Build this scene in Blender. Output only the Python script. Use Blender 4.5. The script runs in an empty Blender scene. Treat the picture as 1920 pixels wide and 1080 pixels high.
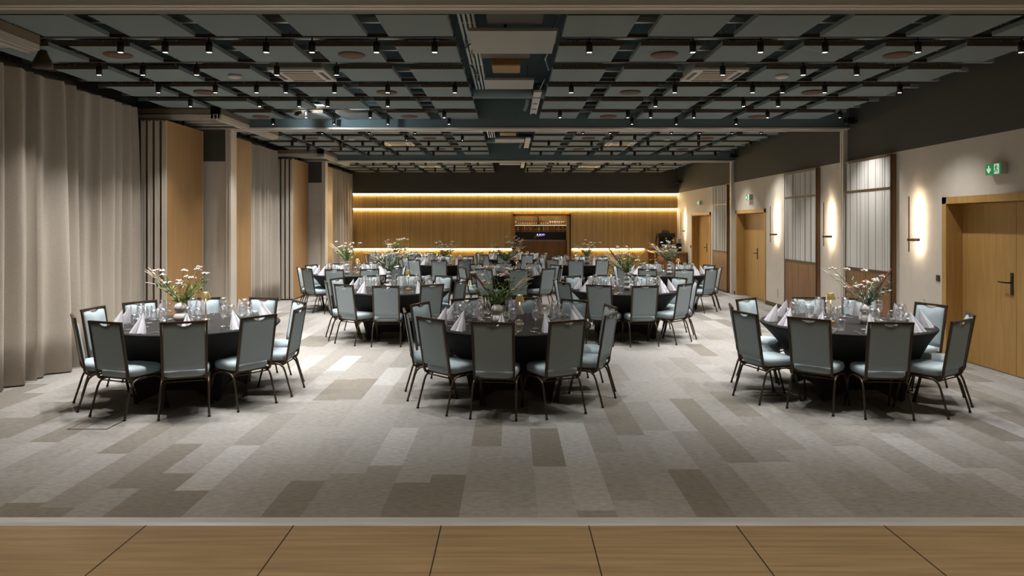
import bpy, math, random
from mathutils import Vector, Matrix
random.seed(7)
PI = math.pi
sc = bpy.context.scene
col = sc.collection

# ------------------------------------------------------------------ camera, world, exposure
EYE = 1.84; F = 1320.0; VX = 957.0; VY = 421.0
cam_d = bpy.data.cameras.new('camera'); cam = bpy.data.objects.new('camera', cam_d); col.objects.link(cam)
cam.location = (0, 0, EYE); cam.rotation_euler = (PI/2, 0, 0)
cam_d.sensor_width = 36; cam_d.lens = 36*F/1920
cam_d.shift_x = (960-VX)/1920; cam_d.shift_y = -(540-VY)/1920
cam_d.clip_start = 0.05; cam_d.clip_end = 100
sc.camera = cam
w = bpy.data.worlds.new('world'); sc.world = w; w.use_nodes = True
w.node_tree.nodes['Background'].inputs[0].default_value = (1.0, 0.74, 0.46, 1)
w.node_tree.nodes['Background'].inputs[1].default_value = 0.25
sc.view_settings.view_transform = 'Standard'; sc.view_settings.look = 'None'
sc.view_settings.gamma = 1; sc.view_settings.use_curve_mapping = False
sc.view_settings.exposure = 0.12
sc.cycles.use_denoising = True
sc.cycles.max_bounces = 7; sc.cycles.diffuse_bounces = 4; sc.cycles.glossy_bounces = 3
sc.cycles.transparent_max_bounces = 24; sc.cycles.caustics_reflective = False; sc.cycles.caustics_refractive = False
sc.cycles.sample_clamp_indirect = 4.0
SPOT_W = 125.0
SPOT_COL = (1.0, 0.98, 0.955)

def px(x, y, D):            # a point at depth D seen at pixel (x, y), used to measure the room
    return ((x-VX)*D/F, D, EYE+(VY-y)*D/F)

# ------------------------------------------------------------------ materials
def newmat(name):
    m = bpy.data.materials.new(name); m.use_nodes = True
    nt = m.node_tree; b = nt.nodes['Principled BSDF']
    return m, nt, b
def N(nt, t, **kw):
    n = nt.nodes.new(t)
    for k, v in kw.items(): setattr(n, k, v)
    return n
def L(nt, a, b): nt.links.new(a, b)
def math_n(nt, op, a, b=None):
    n = N(nt, 'ShaderNodeMath', operation=op)
    for i, v in enumerate((a, b)):
        if v is None: continue
        if isinstance(v, (int, float)): n.inputs[i].default_value = v
        else: L(nt, v, n.inputs[i])
    return n.outputs[0]
def plain(name, c, rough=.6, metal=0.0, noise=0.0, nscale=20, bump=0.0, bscale=60, spec=None, stretch=None):
    m, nt, b = newmat(name)
    b.inputs['Base Color'].default_value = (*c, 1); b.inputs['Roughness'].default_value = rough
    b.inputs['Metallic'].default_value = metal
    if spec is not None: b.inputs['Specular IOR Level'].default_value = spec
    if noise or bump:
        tc = N(nt, 'ShaderNodeTexCoord'); mp = N(nt, 'ShaderNodeMapping'); L(nt, tc.outputs['Object'], mp.inputs[0])
        if stretch: mp.inputs['Scale'].default_value = stretch
    if noise:
        nz = N(nt, 'ShaderNodeTexNoise'); nz.inputs['Scale'].default_value = nscale; nz.inputs['Detail'].default_value = 4
        L(nt, mp.outputs[0], nz.inputs['Vector'])
        r = N(nt, 'ShaderNodeValToRGB'); L(nt, nz.outputs['Fac'], r.inputs[0])
        r.color_ramp.elements[0].position = .3; r.color_ramp.elements[1].position = .7
        r.color_ramp.elements[0].color = (*[max(0, v*(1-noise)) for v in c], 1)
        r.color_ramp.elements[1].color = (*[min(1, v*(1+noise)) for v in c], 1)
        L(nt, r.outputs[0], b.inputs['Base Color'])
    if bump:
        n2 = N(nt, 'ShaderNodeTexNoise'); n2.inputs['Scale'].default_value = bscale; n2.inputs['Detail'].default_value = 3
        L(nt, mp.outputs[0], n2.inputs['Vector'])
        bp = N(nt, 'ShaderNodeBump'); bp.inputs['Strength'].default_value = bump; bp.inputs['Distance'].default_value = .01
        L(nt, n2.outputs['Fac'], bp.inputs['Height']); L(nt, bp.outputs[0], b.inputs['Normal'])
    return m
def emis(name, c, s):
    m, nt, b = newmat(name)
    b.inputs['Base Color'].default_value = (*c, 1)
    b.inputs['Emission Color'].default_value = (*c, 1); b.inputs['Emission Strength'].default_value = s
    return m
def wood(name, c1, c2, scale=(14, 14, .7), rough=.45, groove=None, gcol=(.04, .02, .008), bump=.1):
    """grain stretched along the small-scale axis; groove=(axis, pitch, width) for fluted boards"""
    m, nt, b = newmat(name)
    tc = N(nt, 'ShaderNodeTexCoord'); mp = N(nt, 'ShaderNodeMapping'); L(nt, tc.outputs['Object'], mp.inputs[0])
    mp.inputs['Scale'].default_value = scale
    nz = N(nt, 'ShaderNodeTexNoise'); nz.inputs['Scale'].default_value = 2.5; nz.inputs['Detail'].default_value = 7
    nz.inputs['Distortion'].default_value = .12
    L(nt, mp.outputs[0], nz.inputs['Vector'])
    r = N(nt, 'ShaderNodeValToRGB'); L(nt, nz.outputs['Fac'], r.inputs[0])
    r.color_ramp.elements[0].position = .3; r.color_ramp.elements[1].position = .7
    r.color_ramp.elements[0].color = (*c1, 1); r.color_ramp.elements[1].color = (*c2, 1)
    out = r.outputs[0]
    if groove:
        ax, pitch, width = groove
        s = N(nt, 'ShaderNodeSeparateXYZ'); L(nt, tc.outputs['Object'], s.inputs[0])
        v = math_n(nt, 'DIVIDE', s.outputs[ax], pitch)
        fr = math_n(nt, 'FRACT', math_n(nt, 'ADD', v, 1000.0))
        g = math_n(nt, 'LESS_THAN', fr, width)
        cell = math_n(nt, 'FLOOR', math_n(nt, 'ADD', v, 1000.0))
        wn = N(nt, 'ShaderNodeTexWhiteNoise', noise_dimensions='1D'); L(nt, cell, wn.inputs['W'])
        # board to board tone
        tone = math_n(nt, 'ADD', math_n(nt, 'MULTIPLY', wn.outputs['Value'], .28), .86)
        vm = N(nt, 'ShaderNodeMix', data_type='RGBA', blend_type='MULTIPLY'); vm.inputs[0].default_value = 1
        cmb = N(nt, 'ShaderNodeCombineColor'); [L(nt, tone, cmb.inputs[i]) for i in range(3)]
        L(nt, out, vm.inputs[6]); L(nt, cmb.outputs[0], vm.inputs[7]); out = vm.outputs[2]
        mx = N(nt, 'ShaderNodeMix', data_type='RGBA'); L(nt, math_n(nt, 'MULTIPLY', g, math_n(nt, 'GREATER_THAN', wn.outputs['Value'], .3)), mx.inputs[0])
        L(nt, out, mx.inputs[6]); mx.inputs[7].default_value = (*gcol, 1); out = mx.outputs[2]
    L(nt, out, b.inputs['Base Color']); b.inputs['Roughness'].default_value = rough
    if bump:
        bp = N(nt, 'ShaderNodeBump'); bp.inputs['Strength'].default_value = bump; bp.inputs['Distance'].default_value = .005
        L(nt, nz.outputs['Fac'], bp.inputs['Height']); L(nt, bp.outputs[0], b.inputs['Normal'])
    return m
def carpet():
    m, nt, b = newmat('carpet_planks')
    tc = N(nt, 'ShaderNodeTexCoord'); s = N(nt, 'ShaderNodeSeparateXYZ'); L(nt, tc.outputs['Object'], s.inputs[0])
    cx = math_n(nt, 'FLOOR', math_n(nt, 'DIVIDE', math_n(nt, 'ADD', s.outputs[0], 20.075), .25))
    w1 = N(nt, 'ShaderNodeTexWhiteNoise', noise_dimensions='1D'); L(nt, cx, w1.inputs['W'])
    cy = math_n(nt, 'FLOOR', math_n(nt, 'ADD', s.outputs[1], w1.outputs['Value']))
    cv = N(nt, 'ShaderNodeCombineXYZ'); L(nt, cx, cv.inputs[0]); L(nt, cy, cv.inputs[1])
    w2 = N(nt, 'ShaderNodeTexWhiteNoise', noise_dimensions='2D'); L(nt, cv.outputs[0], w2.inputs['Vector'])
    r = N(nt, 'ShaderNodeValToRGB'); r.color_ramp.interpolation = 'CONSTANT'; L(nt, w2.outputs['Value'], r.inputs[0])
    els = [(0, (.180, .164, .140)), (.13, (.222, .208, .188)), (.34, (.247, .234, .216)), (.60, (.264, .252, .236)), (.85, (.288, .277, .262)), (.95, (.325, .315, .301))]
    r.color_ramp.elements[0].position = 0; r.color_ramp.elements[0].color = (*els[0][1], 1)
    r.color_ramp.elements[1].position = els[1][0]; r.color_ramp.elements[1].color = (*els[1][1], 1)
    for p, c in els[2:]:
        e = r.color_ramp.elements.new(p); e.color = (*c, 1)
    mp = N(nt, 'ShaderNodeMapping'); L(nt, tc.outputs['Object'], mp.inputs[0]); mp.inputs['Scale'].default_value = (14, 34, 1)
    nz = N(nt, 'ShaderNodeTexNoise'); nz.inputs['Scale'].default_value = 1.1; nz.inputs['Detail'].default_value = 7; nz.inputs['Roughness'].default_value = .65
    L(nt, mp.outputs[0], nz.inputs['Vector'])
    mr = N(nt, 'ShaderNodeMapRange'); L(nt, nz.outputs['Fac'], mr.inputs[0])
    mr.inputs[1].default_value = .25; mr.inputs[2].default_value = .75; mr.inputs[3].default_value = .74; mr.inputs[4].default_value = 1.26
    vm = N(nt, 'ShaderNodeMix', data_type='RGBA', blend_type='MULTIPLY'); vm.inputs[0].default_value = 1
    cmb = N(nt, 'ShaderNodeCombineColor'); [L(nt, mr.outputs[0], cmb.inputs[i]) for i in range(3)]
    L(nt, r.outputs[0], vm.inputs[6]); L(nt, cmb.outputs[0], vm.inputs[7]); L(nt, vm.outputs[2], b.inputs['Base Color'])
    b.inputs['Roughness'].default_value = .95; b.inputs['Specular IOR Level'].default_value = .15
    bp = N(nt, 'ShaderNodeBump'); bp.inputs['Strength'].default_value = .35; bp.inputs['Distance'].default_value = .004
    L(nt, nz.outputs['Fac'], bp.inputs['Height']); L(nt, bp.outputs[0], b.inputs['Normal'])
    return m
def thin_glass(name, tint=(1, 1, 1), amount=1.0):
    m, nt, b = newmat(name); nt.nodes.remove(b); out = nt.nodes['Material Output']
    tr = N(nt, 'ShaderNodeBsdfTransparent'); tr.inputs[0].default_value = (*tint, 1)
    gl = N(nt, 'ShaderNodeBsdfGlossy'); gl.inputs['Roughness'].default_value = .04; gl.inputs[0].default_value = (1, 1, 1, 1)
    lw = N(nt, 'ShaderNodeLayerWeight'); lw.inputs['Blend'].default_value = .35
    gl.inputs['Roughness'].default_value = .16
    f = math_n(nt, 'ADD', math_n(nt, 'MULTIPLY', lw.outputs['Fresnel'], .32*amount), .06)
    mx = N(nt, 'ShaderNodeMixShader'); L(nt, f, mx.inputs[0]); L(nt, tr.outputs[0], mx.inputs[1]); L(nt, gl.outputs[0], mx.inputs[2])
    df = N(nt, 'ShaderNodeBsdfDiffuse'); df.inputs[0].default_value = (.8, .8, .8, 1)  # white mixed in at grazing edges stands in for bright rim highlights
    m2 = N(nt, 'ShaderNodeMixShader'); L(nt, math_n(nt, 'MULTIPLY', math_n(nt, 'POWER', lw.outputs['Facing'], 3.0), .42*amount), m2.inputs[0])
    L(nt, mx.outputs[0], m2.inputs[1]); L(nt, df.outputs[0], m2.inputs[2])
    L(nt, m2.outputs[0], out.inputs[0])
    return m
def textile():
    """off-white hanging yarn cloth: irregular vertical pleat lines along Y"""
    m, nt, b = newmat('woven_yarn')
    tc = N(nt, 'ShaderNodeTexCoord'); mp = N(nt, 'ShaderNodeMapping'); L(nt, tc.outputs['Object'], mp.inputs[0]); mp.inputs['Scale'].default_value = (1, 26, .05)
    nz = N(nt, 'ShaderNodeTexNoise'); nz.inputs['Scale'].default_value = 1.0; nz.inputs['Detail'].default_value = 3; L(nt, mp.outputs[0], nz.inputs['Vector'])
    r = N(nt, 'ShaderNodeValToRGB'); L(nt, nz.outputs['Fac'], r.inputs[0])
    r.color_ramp.elements[0].position = .40; r.color_ramp.elements[0].color = (.20, .185, .165, 1)
    r.color_ramp.elements[1].position = .47; r.color_ramp.elements[1].color = (.66, .635, .59, 1)
    L(nt, r.outputs[0], b.inputs['Base Color']); b.inputs['Roughness'].default_value = .9
    bp = N(nt, 'ShaderNodeBump'); bp.inputs['Strength'].default_value = .5; bp.inputs['Distance'].default_value = .02
    L(nt, nz.outputs['Fac'], bp.inputs['Height']); L(nt, bp.outputs[0], b.inputs['Normal'])
    return m

M = dict(
    carpet=carpet(),
    floorwood=wood('dance_floor_oak', (.235, .158, .082), (.37, .262, .145), scale=(.5, 11, 1), rough=.34, bump=.03),
    joint=plain('dark_joint', (.02, .015, .01), .8),
    alu=plain('brushed_aluminium', (.72, .72, .75), .30, .45, noise=.12, nscale=3, stretch=(1, 30, 30)),
    beige=plain('beige_plaster', (.62, .56, .48), .85, noise=.03, nscale=6, bump=.12, bscale=220),
    dark=plain('dark_olive_paint', (.068, .066, .056), .85, bump=.1, bscale=150),
    slab=plain('dark_teal_concrete', (.030, .056, .061), .9),
    olive=plain('olive_grey_paint', (.20, .20, .155), .7),
    beam=plain('teal_grey_paint', (.115, .165, .175), .7),
    track=plain('pale_track_metal', (.62, .575, .51), .5, .2),
    trackdark=plain('bronze_track', (.26, .20, .14), .5, .3),
    baffle=plain('wood_wool_grey', (.225, .268, .270), .95, noise=.35, nscale=160, bump=.6, bscale=200),
    baffle_edge=plain('raw_wood_wool_edge', (.105, .080, .052), .95, noise=.3, nscale=80),
    rail=plain('galvanised_rail', (.42, .47, .47), .5, .3),
    black=plain('black_metal', (.014, .013, .012), .4, .5),
    darkbrown=plain('dark_brown_track', (.035, .022, .014), .6),
    curtain=plain('heavy_curtain_cloth', (.47, .415, .345), .92, noise=.05, nscale=50, bump=.2, bscale=400),
    oak=wood('golden_oak_veneer', (.37, .205, .055), (.47, .275, .085), scale=(16, 16, .8), rough=.5),
    oakfine=wood('oak_partition_veneer', (.33, .175, .065), (.43, .245, .10), scale=(22, 22, .6), rough=.5),
    flute=wood('fluted_oak_wall', (.46, .30, .105), (.56, .38, .145), scale=(16, 16, .6), rough=.5, groove=(0, .062, .10), gcol=(.13, .07, .02)),
    walnut=wood('walnut_slats', (.13, .055, .022), (.26, .13, .052), scale=(8, 22, .7), rough=.5, groove=(1, .055, .07), gcol=(.02, .01, .005)),
    walnutx=wood('walnut_bar_front', (.15, .060, .015), (.24, .105, .03), scale=(22, 8, .7), rough=.5, groove=(0, .09, .08), gcol=(.02, .01, .004)),
    frameb=plain('dark_brown_wood', (.045, .026, .013), .5),
    redwood=wood('chestnut_side', (.14, .065, .022), (.21, .105, .038), scale=(16, 16, .6)),
    textile=textile(),
    fabric=plain('blue_grey_fabric', (.335, .40, .425), .88, noise=.10, nscale=300, bump=.25, bscale=500),
    frame=plain('bronze_tube', (.080, .058, .038), .38, .65),
    cloth=plain('black_stretch_cloth', (.0115, .0095, .0085), .75, noise=.1, nscale=40, spec=.22),
    napkin=plain('white_linen', (.54, .525, .56), .85, noise=.03, nscale=90, bump=.15, bscale=500),
    ceramic=plain('white_ribbed_ceramic', (.72, .69, .68), .55, noise=.03, nscale=30),
    brass=plain('polished_brass', (.86, .66, .30), .28, .85),
    steel=plain('polished_steel', (.75, .74, .72), .2, 1.0),
    glass=thin_glass('clear_glass'),
    tumbler=thin_glass('cut_glass', (.97, .98, .98), 1.25),
    stem=plain('green_stem', (.10, .14, .035), .7),
    leaf=plain('green_leaf', (.13, .21, .055), .6, noise=.3, nscale=30),
    eucal=plain('eucalyptus_leaf', (.20, .26, .21), .6, noise=.2, nscale=30),
    blossom=plain('pale_pink_blossom', (.66, .52, .47), .8, noise=.12, nscale=60),
    whiteb=plain('white_blossom', (.74, .70, .62), .8, noise=.1, nscale=60),
    pampas=plain('dried_grass_plume', (.60, .50, .36), .85),
    cattail=plain('brown_cattail', (.13, .035, .025), .9),
    white=plain('white_plastic', (.55, .53, .49), .5),
    board=plain('grey_white_board', (.30, .31, .29), .6),
    disc=plain('brown_speaker_disc', (.14, .075, .045), .8),
    proj=plain('dark_brown_housing', (.05, .028, .016), .5),
    gold=plain('amber_grille', (.30, .17, .05), .5, noise=.4, nscale=40, stretch=(8, 1, 1)),
    duct=plain('teal_duct', (.12, .17, .18), .6),
    green=emis('exit_green', (0.0, .27, .06), .35),
    signwhite=emis('exit_white', (.75, .85, .75), .45),
    led=emis('warm_led', (1.0, .75, .40), 56.0),
    lens=emis('spot_lens', (1.0, .97, .9), 22.0),
    lampglow=emis('lamp_diffuser', (1.0, .80, .5), 5.0), nicheglow=emis('niche_led', (1.0, .78, .45), 26.0), nichelow=emis('shelf_led', (1.0, .78, .45), 3.0),
    sconceled=emis('sconce_led', (1.0, .82, .58), 190.0),
    purple=emis('purple_lamp', (.30, .15, 1.0), 1.6),
    whitepin=emis('cool_lamp', (.75, .75, 1.0), 1.8),
    amber=plain('amber_bottle', (.20, .06, .012), .15), greenb=plain('dark_green_bottle', (.02, .045, .02), .15),
    clearb=plain('pale_bottle', (.42, .40, .38), .2), redb=plain('red_label_bottle', (.35, .06, .04), .3),
    bagold=plain('gold_bottle', (.45, .25, .05), .2),
    counter=plain('grey_stone_counter', (.20, .18, .16), .3),
    splash=plain('dark_backsplash', (.05, .05, .05), .4),
    niche=plain('niche_interior', (.24, .15, .06), .5, noise=.3, nscale=4),
)

# ------------------------------------------------------------------ mesh helpers
class MB:
    def __init__(s): s.v = []; s.f = []; s.sm = []; s.mi = []
    def add(s, vs, fs, smooth=False, mi=0):
        o = len(s.v); s.v += [tuple(v) for v in vs]
        for f in fs: s.f.append(tuple(i+o for i in f)); s.sm.append(smooth); s.mi.append(mi)
        return s
    def box(s, x0, x1, y0, y1, z0, z1, mi=0):
        vs = [(x, y, z) for z in (z0, z1) for y in (y0, y1) for x in (x0, x1)]
        return s.add(vs, [(0, 2, 3, 1), (4, 5, 7, 6), (0, 1, 5, 4), (2, 6, 7, 3), (0, 4, 6, 2), (1, 3, 7, 5)], False, mi)
    def rbox(s, x0, x1, y0, y1, z0, z1, c=.01, mi=0):
        """box with chamfered edges"""
        import itertools
        pts = []; idx = {}
        for sx, sy, sz in itertools.product((0, 1), repeat=3):
            X = (x0, x1)[sx]; Y = (y0, y1)[sy]; Z = (z0, z1)[sz]
            dx = c if sx == 0 else -c; dy = c if sy == 0 else -c; dz = c if sz == 0 else -c
            for a, p in (('x', (X, Y+dy, Z+dz)), ('y', (X+dx, Y, Z+dz)), ('z', (X+dx, Y+dy, Z))):
                idx[(sx, sy, sz, a)] = len(pts); pts.append(p)
        f = []
        for k in (0, 1):
            f.append([idx[(k, a, b_, 'x')] for a, b_ in ((0, 0), (0, 1), (1, 1), (1, 0))][::(1 if k == 0 else -1)])
            f.append([idx[(a, k, b_, 'y')] for a, b_ in ((0, 0), (1, 0), (1, 1), (0, 1))][::(1 if k == 0 else -1)])
            f.append([idx[(a, b_, k, 'z')] for a, b_ in ((0, 0), (0, 1), (1, 1), (1, 0))][::(1 if k == 0 else -1)])
        for a, b_ in itertools.product((0, 1), repeat=2):
            f.append([idx[(0, a, b_, 'y')], idx[(1, a, b_, 'y')], idx[(1, a, b_, 'z')], idx[(0, a, b_, 'z')]])
            f.append([idx[(a, 0, b_, 'x')], idx[(a, 1, b_, 'x')], idx[(a, 1, b_, 'z')], idx[(a, 0, b_, 'z')]])
            f.append([idx[(a, b_, 0, 'x')], idx[(a, b_, 1, 'x')], idx[(a, b_, 1, 'y')], idx[(a, b_, 0, 'y')]])
        for sx, sy, sz in itertools.product((0, 1), repeat=3):
            f.append([idx[(sx, sy, sz, a)] for a in 'xyz'])
        return s.add(pts, f, False, mi)
    def tube(s, pts, r, n=8, caps=True, mi=0, smooth=True, square=False):
        pts = [Vector(p) for p in pts]; k = len(pts)
        rs = r if isinstance(r, (list, tuple)) else [r]*k
        up = None; rings = []
        for i, p in enumerate(pts):
            t = (pts[min(i+1, k-1)]-pts[max(i-1, 0)]).normalized()
            if up is None:
                a = Vector((1, 0, 0)) if abs(t.x) < .9 else Vector((0, 1, 0))
                up = (a-t*a.dot(t)).normalized()
            else:
                up = (up-t*up.dot(t)).normalized()
            sd = t.cross(up)
            off = PI/4 if square else 0
            rings.append([p+(up*math.cos(off+2*PI*j/n)+sd*math.sin(off+2*PI*j/n))*rs[i] for j in range(n)])
        vs = [v for rg in rings for v in rg]
        fs = [(i*n+j, i*n+(j+1) % n, (i+1)*n+(j+1) % n, (i+1)*n+j) for i in range(k-1) for j in range(n)]
        s.add(vs, fs, smooth, mi)
        if caps:
            o = len(s.v)-len(vs)
            s.f.append(tuple(o+j for j in range(n))[::-1]); s.sm.append(False); s.mi.append(mi)
            s.f.append(tuple(o+(k-1)*n+j for j in range(n))); s.sm.append(False); s.mi.append(mi)
        return s
    def lathe(s, prof, n=16, c=(0, 0, 0), mi=0, smooth=True, cap0=False, cap1=False, rib=0, ribn=0):
        vs = []; k = len(prof)
        for r, z in prof:
            for j in range(n):
                a = 2*PI*j/n
                vs.append((c[0]+r*math.cos(a), c[1]+r*math.sin(a), c[2]+z))
        fs = [(i*n+j, i*n+(j+1) % n, (i+1)*n+(j+1) % n, (i+1)*n+j) for i in range(k-1) for j in range(n)]
        if cap0: fs.append(tuple(range(n))[::-1])
        if cap1: fs.append(tuple((k-1)*n+j for j in range(n)))
        return s.add(vs, fs, smooth, mi)
    def blob(s, c, r, mi=0, sq=1.0):
        n = 6; vs = [(c[0], c[1], c[2]-r*sq)]
        for a in (-.5, .5):
            for j in range(n):
                t = 2*PI*(j+(.5 if a > 0 else 0))/n
                vs.append((c[0]+r*.87*math.cos(t), c[1]+r*.87*math.sin(t), c[2]+a*r*sq))
        vs.append((c[0], c[1], c[2]+r*sq))
        fs = [(0, 1+(j+1) % n, 1+j) for j in range(n)]
        fs += [(1+j, 1+(j+1) % n, 1+n+j) for j in range(n)] + [(1+(j+1) % n, 1+n+(j+1) % n, 1+n+j) for j in range(n)]
        fs += [(1+n+j, 1+n+(j+1) % n, 1+2*n) for j in range(n)]
        return s.add(vs, fs, True, mi)
    def extrude_y(s, poly, y0, y1, mi=0):
        """poly: (x, z) outline, thickened along y"""
        n = len(poly)
        vs = [(x, y0, z) for x, z in poly]+[(x, y1, z) for x, z in poly]
        fs = [tuple(range(n)), tuple(range(2*n-1, n-1, -1))]+[(j, n+j, n+(j+1) % n, (j+1) % n) for j in range(n)]
        return s.add(vs, fs, False, mi)
    def build(s, name, mats, parent=None, loc=None):
        me = bpy.data.meshes.new(name)
        me.from_pydata(s.v, [], s.f); me.validate(); 
        if len(me.polygons) == len(s.sm):
            me.polygons.foreach_set('use_smooth', s.sm); me.polygons.foreach_set('material_index', s.mi)
        for m in (mats if isinstance(mats, (list, tuple)) else [mats]): me.materials.append(m)
        me.update()
        o = bpy.data.objects.new(name, me); col.objects.link(o)
        if parent is not None: o.parent = parent
        if loc is not None: o.location = loc
        return o
def fix_normals(o):
    import bmesh
    bm = bmesh.new(); bm.from_mesh(o.data); bmesh.ops.recalc_face_normals(bm, faces=bm.faces[:]); bm.to_mesh(o.data); bm.free()
    return o
def tag(o, label=None, cat=None, group=None, kind=None):
    if label: o['label'] = label
    if cat: o['category'] = cat
    if group: o['group'] = group
    if kind: o['kind'] = kind
    return o
def empty(name, loc=(0, 0, 0), rz=0):
    o = bpy.data.objects.new(name, None); col.objects.link(o); o.location = loc; o.rotation_euler = (0, 0, rz)
    o.empty_display_size = .1
    return o
def struct(name, mb, mat, label=None):
    o = mb.build(name, mat); tag(o, label, None, None, 'structure'); return o
def kid_last(root, name): return [o for o in root.children_recursive if o.name.startswith(name)][-1] if False else sorted([o for o in bpy.data.objects if o.parent == root and o.name.split('.')[0] == name], key=lambda o: o.name)[-1]
KIDS = {}
def kids(o):
    if o.name not in KIDS: KIDS[o.name] = [c for c in bpy.data.objects if c.parent == o]
    return KIDS[o.name]
def dup(root, loc, rz=0, label=None, group=None):
    r = root.copy(); col.objects.link(r); r.location = loc; r.rotation_euler = (0, 0, rz)
    if label: r['label'] = label
    if group: r['group'] = group
    for ch in kids(root):
        c = ch.copy(); col.objects.link(c); c.parent = r
        for g in kids(ch):
            d = g.copy(); col.objects.link(d); d.parent = c
    return r
class Proto:
    """first placement moves the thing itself, the later ones copy it"""
    def __init__(s, root): s.root = root; s.used = False
    def put(s, loc, rz=0, label=None, group=None):
        if not s.used:
            s.used = True; s.root.location = loc; s.root.rotation_euler = (0, 0, rz)
            if label: s.root['label'] = label
            if group: s.root['group'] = group
            kids(s.root); [kids(c) for c in kids(s.root)]
            return s.root
        return dup(s.root, loc, rz, label, group)

WR = 5.91; YB = 24.84
# ------------------------------------------------------------------ floor, walls, ceiling
struct('floor', MB().box(-6.3, 6.4, 4.41, 25.3, -.12, 0), M['carpet'], 'grey and taupe carpet planks laid toward the bar')
fl = struct('floor_front', MB().box(-6.3, 6.4, -1.5, 4.315, -.12, 0), M['floorwood'], 'oak portable dance floor boards before the carpet')
jm = MB()
for k in range(-7, 8):
    x = .479+k*.902
    if -6.3 < x < 6.4: jm.box(x-.0035, x+.0035, -1.5, 4.315, -.001, .0012)
jo = jm.build('joint_line', M['joint'], fl)
struct('trim_1', MB().add([(-6.3, 4.30, 0), (6.4, 4.30, 0), (6.4, 4.325, .010), (-6.3, 4.325, .010), (6.4, 4.40, .010), (-6.3, 4.40, .010), (6.4, 4.42, 0), (-6.3, 4.42, 0)],
       [(0, 1, 2, 3), (3, 2, 4, 5), (5, 4, 6, 7)]), M['alu'], 'shiny aluminium threshold strip between oak floor and carpet')
struct('ceiling', MB().box(-6.3, 6.4, -1.5, 26.5, 4.35, 4.5), M['slab'], 'dark teal ceiling slab above the hanging baffles')
struct('wall_left', MB().box(-6.1, -5.93, -.5, 25.2, 0, 4.35), M['dark'], 'dark wall behind the beige curtains')

# right wall with recessed doors
DOORS = [(7.45, 9.61), (16.28, 18.44), (20.75, 22.92)]
wb = MB(); prev = -.5
for a, b_ in DOORS:
    wb.box(WR, 6.35, prev, a, 0, 2.95); wb.box(WR, 6.35, a, b_, 2.21, 2.95); prev = b_
wb.box(WR, 6.35, prev, 25.4, 0, 2.95)
struct('wall_right', wb, M['beige'], 'beige plaster wall with three recessed oak doors')
struct('wall_right_upper', MB().box(WR-.004, 6.35, -.5, 25.4, 2.95, 4.35), M['dark'], 'dark olive painted band above the beige wall')
struct('wall_recess', MB().box(6.36, 6.5, -.5, 25.4, 0, 4.35), M['dark'])
bb = MB(); prev = -.5
for a, b_ in DOORS+[(25.4, 25.4)]:
    if a > prev: bb.box(WR-.015, WR+.002, prev, a, 0, .09)
    prev = b_
struct('baseboard_right', bb, M['frameb'], 'dark brown skirting board along the beige wall')
dn = ['large oak double door by the front tables', 'oak double door beyond the second wall light', 'smallest looking oak double door by the sideboard']
for i, (a, b_) in enumerate(DOORS):
    r = empty('door_%d' % (i+1), (0, 0, 0)); tag(r, dn[i], None, None, 'structure')
    fr = MB()
    fr.box(WR-.02, WR+.22, a, a+.09, 0, 2.21); fr.box(WR-.02, WR+.22, b_-.09, b_, 0, 2.21); fr.box(WR-.02, WR+.22, a, b_, 2.12, 2.21)
    fr.build('door_frame', M['oak'], r)
    mid = (a+b_)/2 if i else 8.51
    for q, (u, v) in enumerate(((a+.09, mid-.0035), (mid+.0035, b_-.09))):
        lf = MB().box(6.117, 6.17, u, v, .008, 2.115).build('door_leaf', M['oak'], r)
        if q == 1:
            hm = MB(); h0 = mid+.07
            hm.rbox(6.105, 6.118, h0-.022, h0+.022, .98, 1.25, .003)
            hm.tube([(6.11, h0, 1.13), (6.055, h0, 1.13), (6.05, h0+.02, 1.13), (6.05, h0+.15, 1.13)], .0095, 8)
            hm.build('door_handle', M['black'], lf)['label'] = 'black lever handle'

# folding-wall posts on the right wall, beams and their tracks
for i, D in enumerate((12.35, 18.6)):
    mb = MB().box(5.845, WR+.002, D-.03, D+.10, 0, 3.5); mb.box(5.825, 5.85, D-.02, D+.02, 0, 3.5); mb.box(5.825, 5.85, D+.05, D+.09, 0, 3.5)
    struct('column_%d' % (i+1), mb, M['track'], ['pale metal post on the beige wall under the first beam', 'pale metal post on the beige wall under the farther beam'][i])
    struct('beam_%d' % (i+1), MB().box(-5.9, WR-.01, D-.10, D+.22, 3.52, 4.35), M['beam'], ['teal grey beam crossing between the first and second bay', 'teal grey beam crossing between the second and third bay'][i])
    tk = MB(); tk.box(-5.9, WR-.01, D-.12, D-.02, 3.495, 3.525); tk.box(-5.9, WR-.01, D+.03, D+.13, 3.488, 3.525)
    struct('trim_%d' % (i+2), tk, M['track'], ['pale partition track under the first beam', 'pale partition track under the farther beam'][i])
hb = MB().box(-6, WR-.01, 5.10, 5.56, 3.53, 4.35)
struct('beam_3', hb, M['beam'], 'grey header beam running across the top of the view')
tk = MB().box(-6, WR-.01, 5.325, 5.372, 3.500, 3.54); tk.box(-6, WR-.01, 5.372, 5.384, 3.515, 3.54, 1); tk.box(-6, WR-.01, 5.384, 5.440, 3.498, 3.54)
o = tk.build('trim_4', [M['track'], M['trackdark']]); tag(o, 'beige grooved partition track along the header beam', None, None, 'structure')
struct('trim_5', MB().box(-6, WR-.01, 5.10, 5.325, 3.505, 3.54).box(-6, WR-.01, 5.440, 5.56, 3.503, 3.54), M['olive'], 'olive grey boards on both sides of the header track')

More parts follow.
